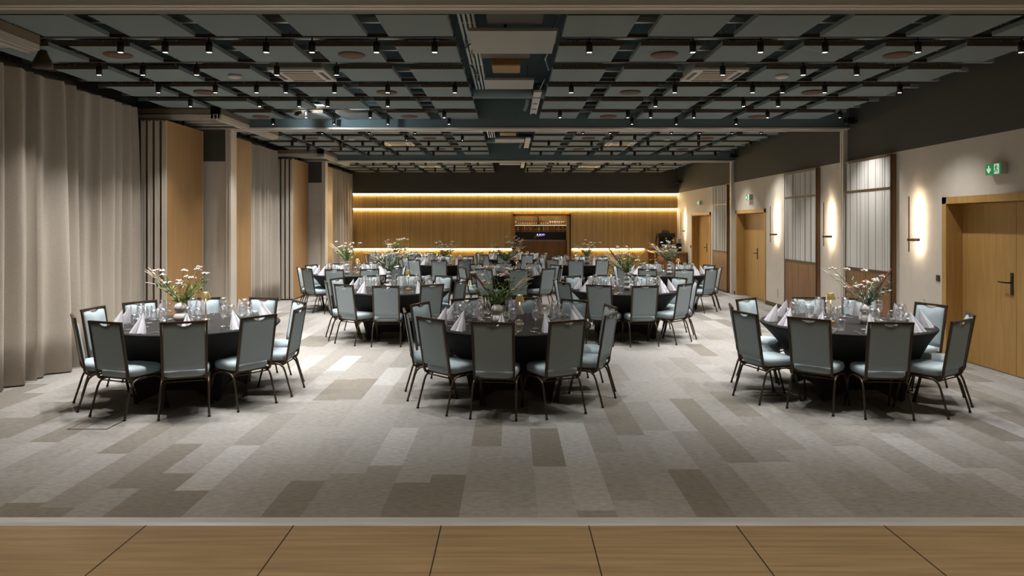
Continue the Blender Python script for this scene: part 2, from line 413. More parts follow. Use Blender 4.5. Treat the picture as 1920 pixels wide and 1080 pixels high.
# pilasters on the curtain side
for i, D in enumerate((12.27, 18.52)):
    struct('pillar_%d' % (i+1), MB().box(-5.93, -4.96, D, D+.22, 0, 2.94), M['beige'], ['beige lower part of the pilaster behind the first screen stack', 'beige lower part of the pilaster behind the far screen stack'][i])
    struct('pillar_%d' % (i+3), MB().box(-5.93, -4.96, D, D+.22, 2.94, 3.6), M['dark'], ['dark upper part of the pilaster behind the first screen stack', 'dark upper part of the pilaster behind the far screen stack'][i])
    p = MB().box(-4.96, -4.865, D-.02, D+.24, 0, 3.52); p.box(-4.95, -4.93, D-.03, D-.02, 0, 3.5); p.box(-4.90, -4.88, D-.03, D-.02, 0, 3.5)
    struct('column_%d' % (i+3), p, M['track'], ['pale vertical post capping the first pilaster', 'pale vertical post capping the far pilaster'][i])

# parked folding screens
def screen(x0, x1, y0, y1, label, woodside=True):
    r = empty('sliding_screen', ((x0+x1)/2, (y0+y1)/2, 0)); tag(r, label, 'folding partition', 'parked folding wall panels')
    w_ = (x1-x0)/2; d_ = (y1-y0)/2
    MB().box(-w_+.012, w_, -d_+.012, d_-.012, .03, 3.44).build('veneer_panel', M['oakfine'], r)
    e = MB()
    for s in (-1, 1):
        y = s*(d_-.006)
        e.box(-w_+.014, -w_+.034, y-.008, y+.008, .03, 3.44); e.box(w_-.020, w_+.002, y-.008, y+.008, .03, 3.44)
        e.box(-w_+.033, w_-.021, y-.004, y+.004, .05, 3.42)
    e.build('edge_profile', M['track'], r)
    g = MB().tube([(0, 0, 3.44), (0, 0, 3.52)], .02, 8); g.build('track_hanger', M['black'], r)
    b_ = MB().box(-w_+.02, w_-.005, -d_+.02, d_-.02, .003, .03); b_.build('floor_seal', M['black'], r)
    return r
for k in range(4):
    screen(-5.685+k*.107, -5.685+k*.107+.082, 10.8, 12.1, 'parked folding wall panel, %s of four, beside the large curtain' % ['first', 'second', 'third', 'fourth'][k])
for k in range(4):
    screen(-5.685+k*.107, -5.685+k*.107+.082, 17.1, 18.4, 'parked folding wall panel, %s of four, in the farther stack' % ['first', 'second', 'third', 'fourth'][k])
screen(-5.15, -5.05, 12.52, 13.72, 'single oak folding panel parked behind the first pilaster')
screen(-5.15, -5.05, 18.78, 19.98, 'single oak folding panel parked behind the far pilaster')

def track_loop(y0, y1, label):
    r = MB()
    for (a, b_, z) in ((0, .032, 3.56), (.055, .085, 3.545), (.108, .135, 3.56), (.150, .165, 3.57)):
        r.box(-5.85, -4.55, y0+a, y0+b_, z-.055, z+.02)
        r.box(-4.70+a, -4.70+b_, y0, y1, z-.055, z+.02)
    r.box(-5.85, -4.55, y0, y0+.17, 3.57, 3.66, 1); r.box(-4.71, -4.53, y0, y1, 3.57, 3.66, 1)
    for q in (.55, .95):
        r.box(-5.85, -4.6, y0+q, y0+q+.05, 3.53, 3.57); r.box(-5.85, -4.6, y0+q+.08, y0+q+.12, 3.53, 3.57)
    o = r.build('partition_track_loop', [M['track'], M['trackdark']]); tag(o, label, 'ceiling track')
track_loop(5.65, 6.78, 'beige storage track corner above the large curtain, cut by the frame')
track_loop(11.05, 13.75, 'beige storage track loop above the first screen stack')
track_loop(17.15, 19.9, 'beige storage track loop above the farther screen stack')

# curtains
def curtain(name, y0, y1, xc, label, seed, ztop=3.62, amp=.115):
    rnd = random.Random(seed)
    ys = []; xs = []
    y = y0; knots = []
    while y < y1: knots.append(y); y += rnd.uniform(.085, .20)
    knots.append(y1)
    offs = [rnd.uniform(.35, 1)*(1 if k % 2 else -1)+.35*math.sin(k*.9+seed) for k in range(len(knots))]
    n = int((y1-y0)/.018)
    P = []
    for i in range(n+1):
        y = y0+(y1-y0)*i/n
        j = max(k for k in range(len(knots)) if knots[k] <= y+1e-9); j = min(j, len(knots)-2)
        t = (y-knots[j])/(knots[j+1]-knots[j]); t = t*t*(3-2*t)
        P.append((y, offs[j]*(1-t)+offs[j+1]*t))
    zs = [.015, .5, 1.4, 2.3, 3.1, 3.5, ztop]
    am = [1, .95, .88, .80, .70, .58, .5]
    vs = []
    for side in (0, 1):
        for z, a in zip(zs, am):
            for i, (y, o) in enumerate(P):
                vs.append((xc+o*amp*a+(.006 if side else 0)+.012*math.sin(y*3+z*.8), y+.01*math.sin(z*1.3+i*.05), z))
    m_ = n+1; R = len(zs); fs = []
    for side in (0, 1):
        o = side*m_*R
        for r in range(R-1):
            for i in range(n): fs.append((o+r*m_+i, o+r*m_+i+1, o+(r+1)*m_+i+1, o+(r+1)*m_+i))
    for i in range(n): fs.append((i, i+1, m_*R+i+1, m_*R+i))
    root = empty('curtain', (0, 0, 0)); tag(root, label, 'curtain', 'beige full-height curtains')
    mb = MB().add(vs, fs, True); mb.build('curtain_cloth', M['curtain'], root)
    MB().box(xc-.05, xc+.05, y0, y1, ztop, ztop+.04).build('curtain_track', M['black'], root)
curtain('c', 5.65, 8.22, -5.62, 'beige curtain running out of view beside the front table', 3)
curtain('c', 8.25, 9.05, -5.63, 'narrow beige curtain between the two wide front curtains', 5)
curtain('c', 9.08, 10.68, -5.72, 'beige curtain hanging next to the first screen stack', 9, amp=.10)
curtain('c', 13.8, 17.05, -5.68, 'beige curtain between the two screen stacks', 12, amp=.09)
curtain('c', 20.05, 24.75, -5.62, 'far beige curtain next to the glowing bar wall', 15)

# back wall
NX0, NX1, NZ = .094, 2.145, 2.216
struct('wall_back', MB().box(-5.95, 6.3, YB, YB+.6, 2.935, 4.35), M['dark'], 'dark painted band above the oak bar wall')
b1 = MB().box(-5.95, WR, YB+.07, YB+.6, 2.41, 2.935)
struct('wall_back_upper', b1, M['flute'], 'narrow upper oak band between two light strips')
b2 = MB()
b2.box(-5.95, NX0, YB+.15, YB+.6, .985, 2.41); b2.box(NX1, WR, YB+.15, YB+.6, .985, 2.41); b2.box(NX0, NX1, YB+.15, YB+.6, NZ, 2.41)
struct('wall_back_middle', b2, M['flute'], 'wide fluted oak band around the bar hatch')
b3 = MB(); b3.box(-5.95, NX0, YB+.23, YB+.6, 0, .985); b3.box(NX1, WR, YB+.23, YB+.6, 0, .985)
struct('wall_back_lower', b3, M['flute'], 'lower oak band below the bottom light strip')
# overhanging bottom lips that hide the strips
def led(name, x0, x1, y, z, label):
    o = MB().box(x0, x1, y, y+.018, z-.034, z).build(name, M['led']); tag(o, label, 'light strip', 'warm light strips on the bar wall')
led('light_strip', -5.92, WR-.01, YB+.045, 2.935, 'warm light strip under the dark band, topmost')
led('light_strip', -5.92, WR-.01, YB+.125, 2.41, 'warm light strip between the two oak bands')
led('light_strip', -5.92, NX0-.03, YB+.205, .985, 'warm low light strip from the curtain to the bar hatch')
led('light_strip', NX1+.06, 4.75, YB+.205, .985, 'warm low light strip from the bar hatch to the sideboard')

# bar hatch
br = empty('bar_hatch', ((NX0+NX1)/2, YB+.1, 0)); tag(br, 'oak framed bar hatch with shelves and counter in the far wall', 'bar')
ox, oy = (NX0+NX1)/2, YB+.1
def bx(name, x0, x1, y0, y1, z0, z1, m, parent=None, extra=None):
    mb = MB().box(x0-ox, x1-ox, y0-oy, y1-oy, z0, z1)
    if extra:
        for e in extra: mb.box(e[0]-ox, e[1]-ox, e[2]-oy, e[3]-oy, e[4], e[5])
    return mb.build(name, M[m], parent or br)
bx('hatch_frame', NX0, NX0+.07, YB+.06, YB+.62, 0, NZ, 'oak', None, [(NX1-.07-.06, NX1-.06, YB+.06, YB+.62, 0, NZ), (NX0, NX1-.06, YB+.06, YB+.62, NZ-.07, NZ)])
bx('shadow_reveal', NX1-.06, NX1, YB+.10, YB+.62, 0, NZ, 'frameb')
bx('back_panel', NX0, NX1, 25.95, 26.0, 0, 2.3, 'niche')
bx('side_panel', NX0-.03, NX0, YB+.6, 26.0, 0, 2.3, 'niche', None, [(NX1, NX1+.03, YB+.6, 26.0, 0, 2.3), (NX0, NX1, YB+.6, 26, 2.24, 2.3)])
bx('front_panel', NX0+.07, NX1-.13, YB+.30, YB+.36, 0, 1.245, 'walnutx')
bx('counter_top', NX0+.07, NX1-.13, YB+.26, 25.6, 1.245, 1.285, 'counter')
bx('backsplash', NX0, NX1, 25.90, 25.95, 1.285, 1.56, 'splash')
bx('shelf', NX0, NX1, 25.62, 25.95, 1.575, 1.605, 'oak')
bx('shelf', NX0, NX1, 25.62, 25.95, 1.815, 1.835, 'oak')
bx('divider', 1.0, 1.02, 25.60, 25.95, 1.835, 2.24, 'frameb')
bx('under_light', NX0+.05, NX1-.1, 25.60, 25.63, 2.225, 2.238, 'nicheglow')
bx('under_light', NX0+.05, NX1-.1, 25.635, 25.65, 1.806, 1.8145, 'nichelow')

bottle_mats = ['amber', 'clearb', 'greenb', 'redb', 'clearb', 'redb', 'bagold', 'redb', 'amber', 'greenb', 'redb', 'clearb', 'greenb', 'clearb', 'bagold', 'clearb', 'redb', 'amber', 'bagold', 'greenb', 'clearb', 'greenb', 'bagold', 'amber']
bcol = dict(amber='amber', clearb='pale', greenb='dark', redb='red-labelled', bagold='golden')
for i, bmn in enumerate(bottle_mats):
    x = NX0+.11+i*.0775+random.uniform(-.01, .01); h = random.uniform(.15, .2)
    o = MB().lathe([(.0, 0), (.026, 0), (.028, .01), (.028, h*.6), (.010, h*.78), (.009, h), (0, h)], 10).build('bottle', M[bmn], None, (x, 25.72+random.uniform(-.02, .02), 1.605))
    cap = MB().lathe([(.030, h*.2), (.030, h*.45)], 10).build('bottle_sticker', M['napkin'] if i % 2 else M['bagold'], o)
    nth = ['first', 'second', 'third', 'fourth', 'fifth', 'sixth', 'seventh', 'eighth', 'ninth', 'tenth', 'eleventh', 'twelfth'][i % 12]
    tag(o, '%s bottle, %s in the %s half of the bar shelf' % (bcol[bmn], nth, 'curtain side' if i < 12 else 'door side'), 'bottle', 'bottles on the bar shelf')
gi = 0
for i in range(22):
    x = NX0+.10+i*.084
    if abs(x-1.01) < .04: continue
    tall = x > 1.45 or x < .25
    h = .13 if tall else .07
    o = MB().lathe([(.0, 0), (.024, 0), (.030, h), (.026, h), (.02, .008)], 10).build('bar_glass', M['napkin'], None, (x, 25.75, 1.835 if True else 0))
    nth = ['first', 'second', 'third', 'fourth', 'fifth', 'sixth', 'seventh', 'eighth', 'ninth', 'tenth', 'eleventh'][gi % 11]
    tag(o, '%s bright glass, %s in the %s half, top bar shelf' % ('tall' if tall else 'low', nth, 'curtain side' if gi < 11 else 'door side'), 'glass', 'glasses on the top bar shelf')
    gi += 1
t = empty('beer_tap', (1.0, 25.45, 1.285)); tag(t, 'small beer tap with violet and white lights on the bar counter', 'beer tap')
MB().tube([(-.12, 0, 0), (-.12, 0, .10), (-.08, 0, .14), (.17, 0, .14)], .014, 8).build('tap_pipe', M['steel'], t)
MB().blob((-.02, -.02, .19), .026).build('lamp', M['whitepin'], t); MB().blob((.07, -.02, .19), .026).build('lamp', M['whitepin'], t); MB().rbox(.12, .24, -.03, .01, .165, .215, .008).build('lamp', M['purple'], t)

# ------------------------------------------------------------------ right wall: textile panels, wall lights, signs, switches
def wallpanel(y0, y1, label):
    r = empty('textile_wall_panel', (WR, (y0+y1)/2, 0)); tag(r, label, 'wall panel', 'textile and walnut wall panels')
    c = (y1-y0)/2; X = -.07
    MB().box(X, -.001, -c, c, .02, 2.92).box(X-.003, X, -c, -c+.02, .02, 2.92).build('side_board', M['redwood'], r)
    f = MB()
    f.box(X-.014, X+.004, -c, -c+.03, .02, 2.92); f.box(X-.014, X+.004, c-.03, c, .02, 2.92)
    f.box(X-.016, X+.004, -c, c, 2.885, 2.925); f.box(X-.016, X+.004, -c, c, 2.375, 2.42); f.box(X-.016, X+.004, -c, c, 1.07, 1.115); f.box(X-.014, X+.004, -c, c, .02, .05)
    f.build('frame_bars', M['frameb'], r)
    for z0, z1 in ((2.42, 2.885), (1.115, 2.375)):
        vs = []; n = 90
        for side in (0, 1):
            for k in range(n+1):
                y = -c+.03+(2*c-.06)*k/n
                d = .006*math.sin(k*1.9)+.004*math.sin(k*.77+z0)
                for z in (z0, z1): vs.append((X-.006+d-(.008 if side == 0 else 0), y, z))
        fs = [(2*k, 2*k+2, 2*k+3, 2*k+1) for k in range(n)]+[(2*(n+1)+2*k, 2*(n+1)+2*k+1, 2*(n+1)+2*k+3, 2*(n+1)+2*k+2) for k in range(n)]
        MB().add(vs, fs, True).build('yarn_cloth', M['textile'], r)
    MB().box(X-.008, X+.002, -c+.03, c-.03, .05, 1.07).build('walnut_board', M['walnut'], r)
wallpanel(10.78, 12.25, 'tall off-white yarn panel over walnut, by the front door side table')
wallpanel(13.42, 14.98, 'tall off-white yarn panel between the second and third wall lights')
wallpanel(18.95, 20.3, 'farthest-looking off-white yarn panel beside the smallest door'.replace('farthest-looking', 'distant'))

def sconce(y, label):
    r = empty('wall_sconce', (WR, y, 1.62)); tag(r, label, 'wall light', 'slim vertical wall lights')
    MB().box(-.152, -.148, -.008, .008, -.175, .63).box(-.152, -.143, -.0085, -.0065, -.175, .63).box(-.152, -.143, .0065, .0085, -.175, .63).box(-.15, -.142, -.008, .008, .627, .63).box(-.15, -.142, -.008, .008, -.175, -.172).build('rod', M['frameb'], r)
    MB().box(-.147, -.145, -.0062, .0062, -.168, .622).build('led_strip', M['sconceled'], r)
    MB().lathe([(0, 0), (.022, 0), (.022, .165), (0, .165)], 14).build('wall_mount', M['frame'], r)
    m_ = r.children[-1] if False else [o for o in bpy.data.objects if o.parent == r and o.name.startswith('wall_mount')][0]
    m_.rotation_euler = (0, -PI/2, 0)
sconce(10.18, 'slim brown wall light glowing beside the large front door')
sconce(12.95, 'slim brown wall light between the two large yarn panels')
sconce(15.6, 'slim brown wall light between yarn panel and second door')
sconce(23.8, 'distant slim wall light in the corner by the coffee machine')

def exit_sign(y, label):
    r = empty('exit_sign', (WR, y, 2.51)); tag(r, label, 'exit sign', 'green exit signs')
    MB().rbox(-.075, 0, -.135, .135, -.068, .068, .006).build('housing', M['white'], r)
    MB().box(-.083, -.074, -.133, .133, -.066, .066).build('sign_face', M['green'], r)
    g = MB()
    # seen from the room: far end (+y) is on the left; u grows to the right = -y
    def poly(pts):
        n = len(pts); vs = [(-.086, -u, z) for u, z in pts]+[(-.083, -u, z) for u, z in pts]
        g.add(vs, [tuple(range(n)), tuple(range(2*n-1, n-1, -1))]+[(j, (j+1) % n, n+(j+1) % n, n+j) for j in range(n)])
    poly([(-.083, .045), (-.067, .045), (-.067, -.008), (-.045, .018), (-.038, -.003), (-.075, -.050), (-.112, -.003), (-.105, .018), (-.083, -.008)])
    # white doorway
    poly([(.022, -.060), (.105, -.060), (.105, .060), (.022, .060)])
    g.build('pictogram', M['signwhite'], r)
    h = MB()
    def stroke(a, b_, w_):
        a = Vector(a); b_ = Vector(b_); d = (b_-a).normalized(); p = Vector((-d.y, d.x))*w_
        pts = [a+p, b_+p, b_-p, a-p]
        vs = [(-.0885, -q.x, q.y) for q in pts]+[(-.086, -q.x, q.y) for q in pts]
        h.add(vs, [(0, 1, 2, 3), (7, 6, 5, 4), (0, 4, 5, 1), (1, 5, 6, 2), (2, 6, 7, 3), (3, 7, 4, 0)])
    h.tube([(-.0885, -.060, .043), (-.086, -.060, .043)], .009, 8)
    stroke((.062, .032), (.052, .0), .0085); stroke((.060, .030), (.085, .018), .0045); stroke((.058, .030), (.036, .016), .0045)
    stroke((.052, .002), (.078, -.014), .0055); stroke((.078, -.014), (.072, -.042), .005); stroke((.052, .0), (.044, -.028), .0055); stroke((.044, -.028), (.026, -.034), .005)
    h.build('running_figure', M['green'], r)
exit_sign(8.50, 'green exit sign with arrow above the large front door')
exit_sign(17.3, 'small green exit sign above the second door')
exit_sign(21.85, 'tiny green exit sign above the door by the sideboard')

def plate(y, z, h, w_, m, label, cat, name='light_switch'):
    o = MB().rbox(-.012, 0, -w_/2, w_/2, -h/2, h/2, .003).build(name, M[m], None, (WR, y, z)); tag(o, label, cat)
    MB().rbox(-.016, -.011, -w_*.33, w_*.33, -h*.33, h*.33, .001).build('rocker' if 'switch' in name else 'cover', M[m], o)
plate(9.72, 1.10, .085, .085, 'frameb', 'dark square light switch beside the large front door', 'light switch')
plate(18.78, 1.12, .085, .085, 'frameb', 'dark light switch beside the second door', 'light switch')
plate(23.05, 1.12, .085, .085, 'frameb', 'dark light switch by the door near the sideboard', 'light switch')
plate(15.60, .32, .20, .13, 'white', 'white socket plate low on the beige wall', 'socket', 'wall_socket')
plate(10.05, .76, .02, .02, 'white', 'tiny white round fitting on the beige wall', 'sensor', 'wall_sensor')
for y, z, lb in ((12.0, 3.60, 'small black device high on the wall by the first beam'), (18.3, 3.62, 'small black device high on the wall by the farther beam'), (24.2, 3.3, 'small black device in the upper corner over the sideboard')):
    r = empty('wall_loudspeaker', (WR, y, z)); tag(r, lb, 'loudspeaker', 'small black devices up on the wall')
    MB().tube([(0, 0, 0), (-.07, 0, 0)], .02, 8).build('bracket', M['black'], r)
    MB().rbox(-.20, -.06, -.07, .07, -.05, .06, .012).build('housing', M['black'], r)

# ------------------------------------------------------------------ sideboard and coffee corner
sb = empty('sideboard', (5.3, 24.05, 0)); tag(sb, 'oak sideboard with open shelves in the far corner', 'sideboard')
MB().box(-.52, .58, -.66, .66, .89, .93).build('worktop', M['oak'], sb)
c = MB(); c.box(-.2, .56, -.64, .64, .06, .89); c.build('cabinet_body', M['walnutx'], sb)
c = MB(); c.box(-.50, -.2, -.62, .64, .06, .09); c.box(-.50, -.2, -.62, .64, .46, .49); c.box(-.50, -.2, .60, .64, .09, .89); c.box(-.5, -.46, .56, .64, 0, .89); c.box(-.50, -.47, -.64, -.60, 0, .89)
c.build('open_shelf', M['oak'], sb)
MB().box(-.45, .52, -.58, .6, 0, .06).build('plinth', M['frameb'], sb)
cm = empty('coffee_machine', (5.36, 24.35, .93)); tag(cm, 'black coffee machine on the corner sideboard', 'coffee machine')
MB().rbox(-.30, .28, -.22, .24, 0, .16, .02).build('machine_base', M['black'], cm)
MB().rbox(-.20, .28, .06, .24, .16, .5, .01).build('back_column', M['black'], cm)
MB().rbox(-.28, .30, -.22, .24, .46, .62, .02).build('top_housing', M['black'], cm)
MB().rbox(-.14, .12, -.14, .12, .62, .73, .01).build('cup_rail', M['frameb'], cm)
MB().tube([(-.33, -.1, .12), (-.36, -.14, .3), (-.33, -.12, .5), (-.25, -.1, .55)], .025, 8).build('steam_arm', M['black'], cm)
MB().lathe([(0, 0), (.03, 0), (.03, .04), (0, .04)], 12, (-.02, -.2, .42)).build('group_head', M['steel'], cm)
mg = empty('coffee_grinder', (5.66, 23.68, .93)); tag(mg, 'dark bean grinder beside the coffee machine', 'grinder')
MB().rbox(-.08, .08, -.08, .08, 0, .28, .01).build('grinder_body', M['black'], mg)
MB().lathe([(.05, .28), (.08, .42), (.08, .45), (0, .45)], 12).build('bean_hopper', M['counter'], mg)
for i, (z, n_) in enumerate(((0, 5), (.13, 3), (.26, 1))):
    for k in range(n_):
        x = 5.33+(k-(n_-1)/2)*.105
        o = MB().lathe([(0, 0), (.03, 0), (.046, .05), (.048, .085), (.043, .085), (.027, .012), (0, .012)], 12).build('coffee_cup', M['ceramic'], None, (x, 23.62, .93+z if False else .93+.16*0+z))
        tag(o, 'white cup, %s of the %s tier, on the sideboard' % (['first', 'second', 'third', 'fourth', 'fifth'][k], ['bottom', 'middle', 'top'][i]), 'cup', 'white cups stacked on the sideboard')
for i, z in enumerate((.088, .218)):
    o = MB().box(-.29+.09*i, .29-.09*i, -.06, .06, 0, .012).build('serving_tray', M['white'], None, (5.33, 23.62, .93+z)); tag(o, ['wide white tray over the bottom cups on the sideboard', 'narrow white tray under the top cup on the sideboard'][i], 'tray')
for i, (x, z, h) in enumerate(((4.92, .49, .22), (5.02, .49, .16), (4.94, .09, .26))):
    o = MB().lathe([(0, 0), (.035, 0), (.04, h*.2), (.04, h*.8), (.02, h), (0, h)], 12).build('storage_jar', M['ceramic'], None, (x, 23.75, z)); tag(o, ['taller pale jar on the open sideboard shelf', 'shorter pale jar on the open sideboard shelf', 'pale jar on the bottom sideboard shelf'][i], 'jar')

# ------------------------------------------------------------------ ceiling: baffles, rails, spots, fittings
ORD = ['first', 'second', 'third', 'fourth', 'fifth', 'sixth', 'seventh']
BAY = [('front', 6.15), ('middle', 6.15+6.25), ('rear', 6.15+12.5)]
PITCH = 1.07; ZP = 3.67
bf = MB().box(0, .63, 0, .70, 0, .045, 0)
bf.box(0, .63, -.002, 0, .001, .045, 1)
def baffle_mesh():
    o = bf.build('acoustic_baffle', [M['baffle'], M['baffle_edge']]); return o
bo = baffle_mesh()
MB().tube([(.1, .12, .045), (.1, .12, .10)], .006, 6).tube([(.53, .12, .045), (.53, .12, .10)], .006, 6).tube([(.1, .58, .045), (.1, .58, .10)], .006, 6).tube([(.53, .58, .045), (.53, .58, .10)], .006, 6).build('hanger_pin', M['rail'], bo)
tag(bo, 'x', 'acoustic panel'); PB = Proto(bo)
AC = {(0, 2), (1, 3), (2, 3)}
fits = []
for bi, (bn, y0) in enumerate(BAY):
    for row in range(6 if bi < 2 else 6):
        ya = y0+row*PITCH+(.03 if bi else 0)
        if bi < 2 and ya+.70 > (12.25, 18.5)[bi]: ya = (12.24, 18.49)[bi]-.70
        if ya+.7 > YB: continue
        for side in (-1, 1):
            for k in range(6):
                if side < 0: x0 = -.554-.63-.837*k
                else: x0 = .50+.837*k
                if side < 0 and k == 5 and row in (0, 5): pass
                if (bi, row) in AC and k == 2: continue
                if side < 0 and x0 < -4.75 and (bi == 0 and row == 5 or bi == 1 and row == 5): continue
                dz = random.uniform(-.004, .004)
                PB.put((x0, ya, ZP+dz), 0, 'grey ceiling baffle, %s bay %s row, %s from the gap, %s side' % (bn, ORD[row], ORD[k], 'curtain' if side < 0 else 'door'), 'hanging acoustic baffles')
        # carrier rails above the baffles
        for side in (-1, 1):
            for q, yy in enumerate((ya+.09, ya+.56)):
                m_ = MB().box(-2.62, 2.62, 0, .05, 0, .035).box(-2.62, 2.62, 0, .006, .035, .05)
                for xr in (-2.3, -.8, .8, 2.3): m_.tube([(xr, .025, .03), (xr, .025, .58)], .004, 6)
                o = m_.build('carrier_rail', M['rail'], None, (side*3.14+(-.05 if side < 0 else 0), yy, ZP+.10))
                tag(o, 'grey rail over baffles, %s bay %s row, %s edge, %s side' % (bn, ORD[row], ['near', 'far'][q], 'curtain' if side < 0 else 'door'), 'ceiling rail', 'rails carrying the baffles')
# dark lighting tracks in the gaps
for bi, (bn, y0) in enumerate(BAY):
    for row in range(5):
        yy = y0+row*PITCH+.885
        if yy > YB-.4: continue
        for side in (-1, 1):
            mt = MB().box(-2.33, 2.33, -.02, .02, 0, .035)
            for xr in (-2.0, 0, 2.0): mt.tube([(xr, 0, .03), (xr, 0, .645)], .004, 6)
            o = mt.build('lighting_track', M['darkbrown'], None, (side*2.88, yy, ZP+.035))
            tag(o, 'dark lighting track, %s bay, behind %s row, %s side' % (bn, ORD[row], 'curtain' if side < 0 else 'door'), 'lighting track', 'tracks holding the spotlights')

# spotlights: image columns of each row in the photograph
SP = [
 (7.03, [226, 310, 392, 499, 585, 706, 815, 1105, 1299, 1426, 1547, 1721, 1915]),
 (8.10, [186, 268, 369, 519, 631, 1355, 1506, 1606]),
 (9.18, [297, 404, 481, 536, 627, 727, 853, 1071, 1265, 1411, 1467, 1546, 1687]),
 (10.25, [357, 487, 561, 614, 727, 1229, 1394, 1459]),
 (11.32, [574, 694, 833, 1050, 1177, 1220, 1301, 1439, 1575]),
 (12.08, [512, 626, 727, 842, 1185, 1268, 1380]),
 (13.30, [604, 692, 778, 1093, 1144, 1259, 1312, 1373, 1427]),
 (14.37, [570, 642, 762, 867, 1146, 1190, 1310]),
 (15.42, [548, 588, 638, 680, 718, 804, 1029, 1109, 1164, 1215, 1310, 1407]),
 (16.50, [578, 639, 699, 764, 821, 880, 1128, 1180, 1252]),
 (17.60, [691, 719, 745, 813, 1014, 1103, 1147, 1190, 1262, 1298, 1341]),
 (19.6, [669, 723, 782, 842, 1095, 1149, 1203]),
 (20.6, [700, 748, 798, 896, 997, 1046, 1066, 1138, 1168, 1200, 1266]),
 (21.7, [743, 852, 883, 1071, 1128, 1180]),
 (22.9, [709, 760, 816, 852, 908, 989, 1032, 1056, 1116, 1176, 1208, 1233]),
]
so = empty('ceiling_spotlight'); tag(so, 'x', 'spotlight')
MB().lathe([(.0, .105), (.030, .105), (.033, .10), (.033, 0), (.029, 0), (.028, .012)], 14, (0, 0, 0)).build('spot_housing', M['black'], so)
MB().lathe([(.028, .006), (.0, .004)], 14).build('spot_lens', M['lens'], so)
MB().tube([(0, 0, .105), (0, 0, .15)], .008, 8).build('spot_stem', M['black'], so)
PS = Proto(so)
sl = bpy.data.lights.new('spot_beam', 'SPOT'); sl.energy = SPOT_W; sl.color = SPOT_COL; sl.spot_size = math.radians(74); sl.spot_blend = 1.0; sl.shadow_soft_size = .025
sl2 = sl.copy(); sl2.name = 'edge_beam'; sl2.energy = SPOT_W*1.5; sl2.spot_size = math.radians(96)
bayname = lambda D: 'front' if D < 12.3 else ('middle' if D < 18.5 else 'rear')
cnt = {}
for ri, (D, xs) in enumerate(SP):
    bn = bayname(D); rr = cnt.get(bn, 0); cnt[bn] = rr+1
    l = [x for x in xs if x < VX]; r_ = [x for x in xs if x > VX][::-1]
    for side, arr in (('curtain', l), ('door', r_)):
        for k, x in enumerate(arr):
            X = (x-VX)*D/F; X = max(-5.2, min(5.55, X))
            nk = (ORD+['eighth', 'ninth'])[k]
            s = PS.put((X, D, 3.555), 0, 'black ceiling spotlight, %s bay %s row, %s from the %s side' % (bn, ORD[rr], nk, side), 'black track spotlights')
            lo = bpy.data.objects.new('spot_beam', sl2 if (k == 0 or (side == 'curtain' and k == 1)) and abs(X) > 2.5 else sl); col.objects.link(lo); lo.location = (X, D, 3.545)

for k, x in enumerate((-4.4, -2.7, -0.9, .9, 2.7, 4.4)):  # extra spots above the view, added to brighten the oak floor
    PS.put((x, 3.3, 3.555), 0, 'added unseen black ceiling spotlight over the oak floor, %s from the curtain side' % ORD[k], 'black track spotlights')
    lo = bpy.data.objects.new('spot_beam', bpy.data.lights.get('dim_beam') or sl.copy()); lo.data.name = 'dim_beam'; lo.data.energy = 135; lo.data.spot_size = math.radians(100); lo.data.color = (1, .88, .72); col.objects.link(lo); lo.location = (x, 3.3, 3.545)
ts = dup(so, (-3.30, 11.05, 3.60), 0, 'tilted black spotlight washing the first beam, curtain side', 'black track spotlights'); ts.rotation_euler = (math.radians(112), 0, -.35)
bl_ = bpy.data.lights.new('wash_beam', 'SPOT'); bl_.energy = 60; bl_.color = (.80, .92, 1.0); bl_.spot_size = math.radians(120); bl_.spot_blend = 1; bl_.shadow_soft_size = .03
bo_ = bpy.data.objects.new('wash_beam', bl_); col.objects.link(bo_); bo_.location = (-3.28, 11.12, 3.61); bo_.rotation_euler = (math.radians(88), 0, -.35)
# round speakers, smoke detectors, cassettes
for bi, (bn, y0) in enumerate(BAY[:2]):
    for row in (1, 3, 5) if bi == 0 else (0, 2, 4):
        for xx, nm in ((-1.706, 'inner curtain side'), (-4.217, 'outer curtain side'), (1.653, 'inner door side'), (4.164, 'outer door side')):
            if bi == 1 and row == 2 and False: continue
            yy = y0+row*PITCH+(.03 if bi else 0)+.35
            if bi == 0 and row == 5: yy = 12.24-.35
            o = MB().lathe([(0, -.004), (.135, -.004), (.142, -.001), (.142, .012), (0, .012)], 28).build('ceiling_speaker', M['disc'], None, (xx, yy, ZP-.012))
            MB().lathe([(.118, -.006), (.122, -.006), (.122, -.003)], 28).build('grille_ring', M['disc'], o)
            tag(o, 'round brown ceiling speaker, %s bay %s row, %s' % (bn, ORD[row], nm), 'ceiling speaker', 'round brown ceiling speakers')
for xx, yy, lb in ((-3.38, 8.63, 'white round detector on a front bay baffle, curtain side'), (3.33, 8.63, 'white round detector on a front bay baffle, door side'), (-3.38, 14.95, 'white round detector in the middle bay, curtain side'), (3.33, 14.95, 'white round detector in the middle bay, door side')):
    o = MB().lathe([(0, 0), (.06, 0), (.078, .012), (.08, .035), (0, .035)], 20).build('smoke_detector', M['white'], None, (xx, yy, ZP-.036)); tag(o, lb, 'smoke detector', 'white smoke detectors')
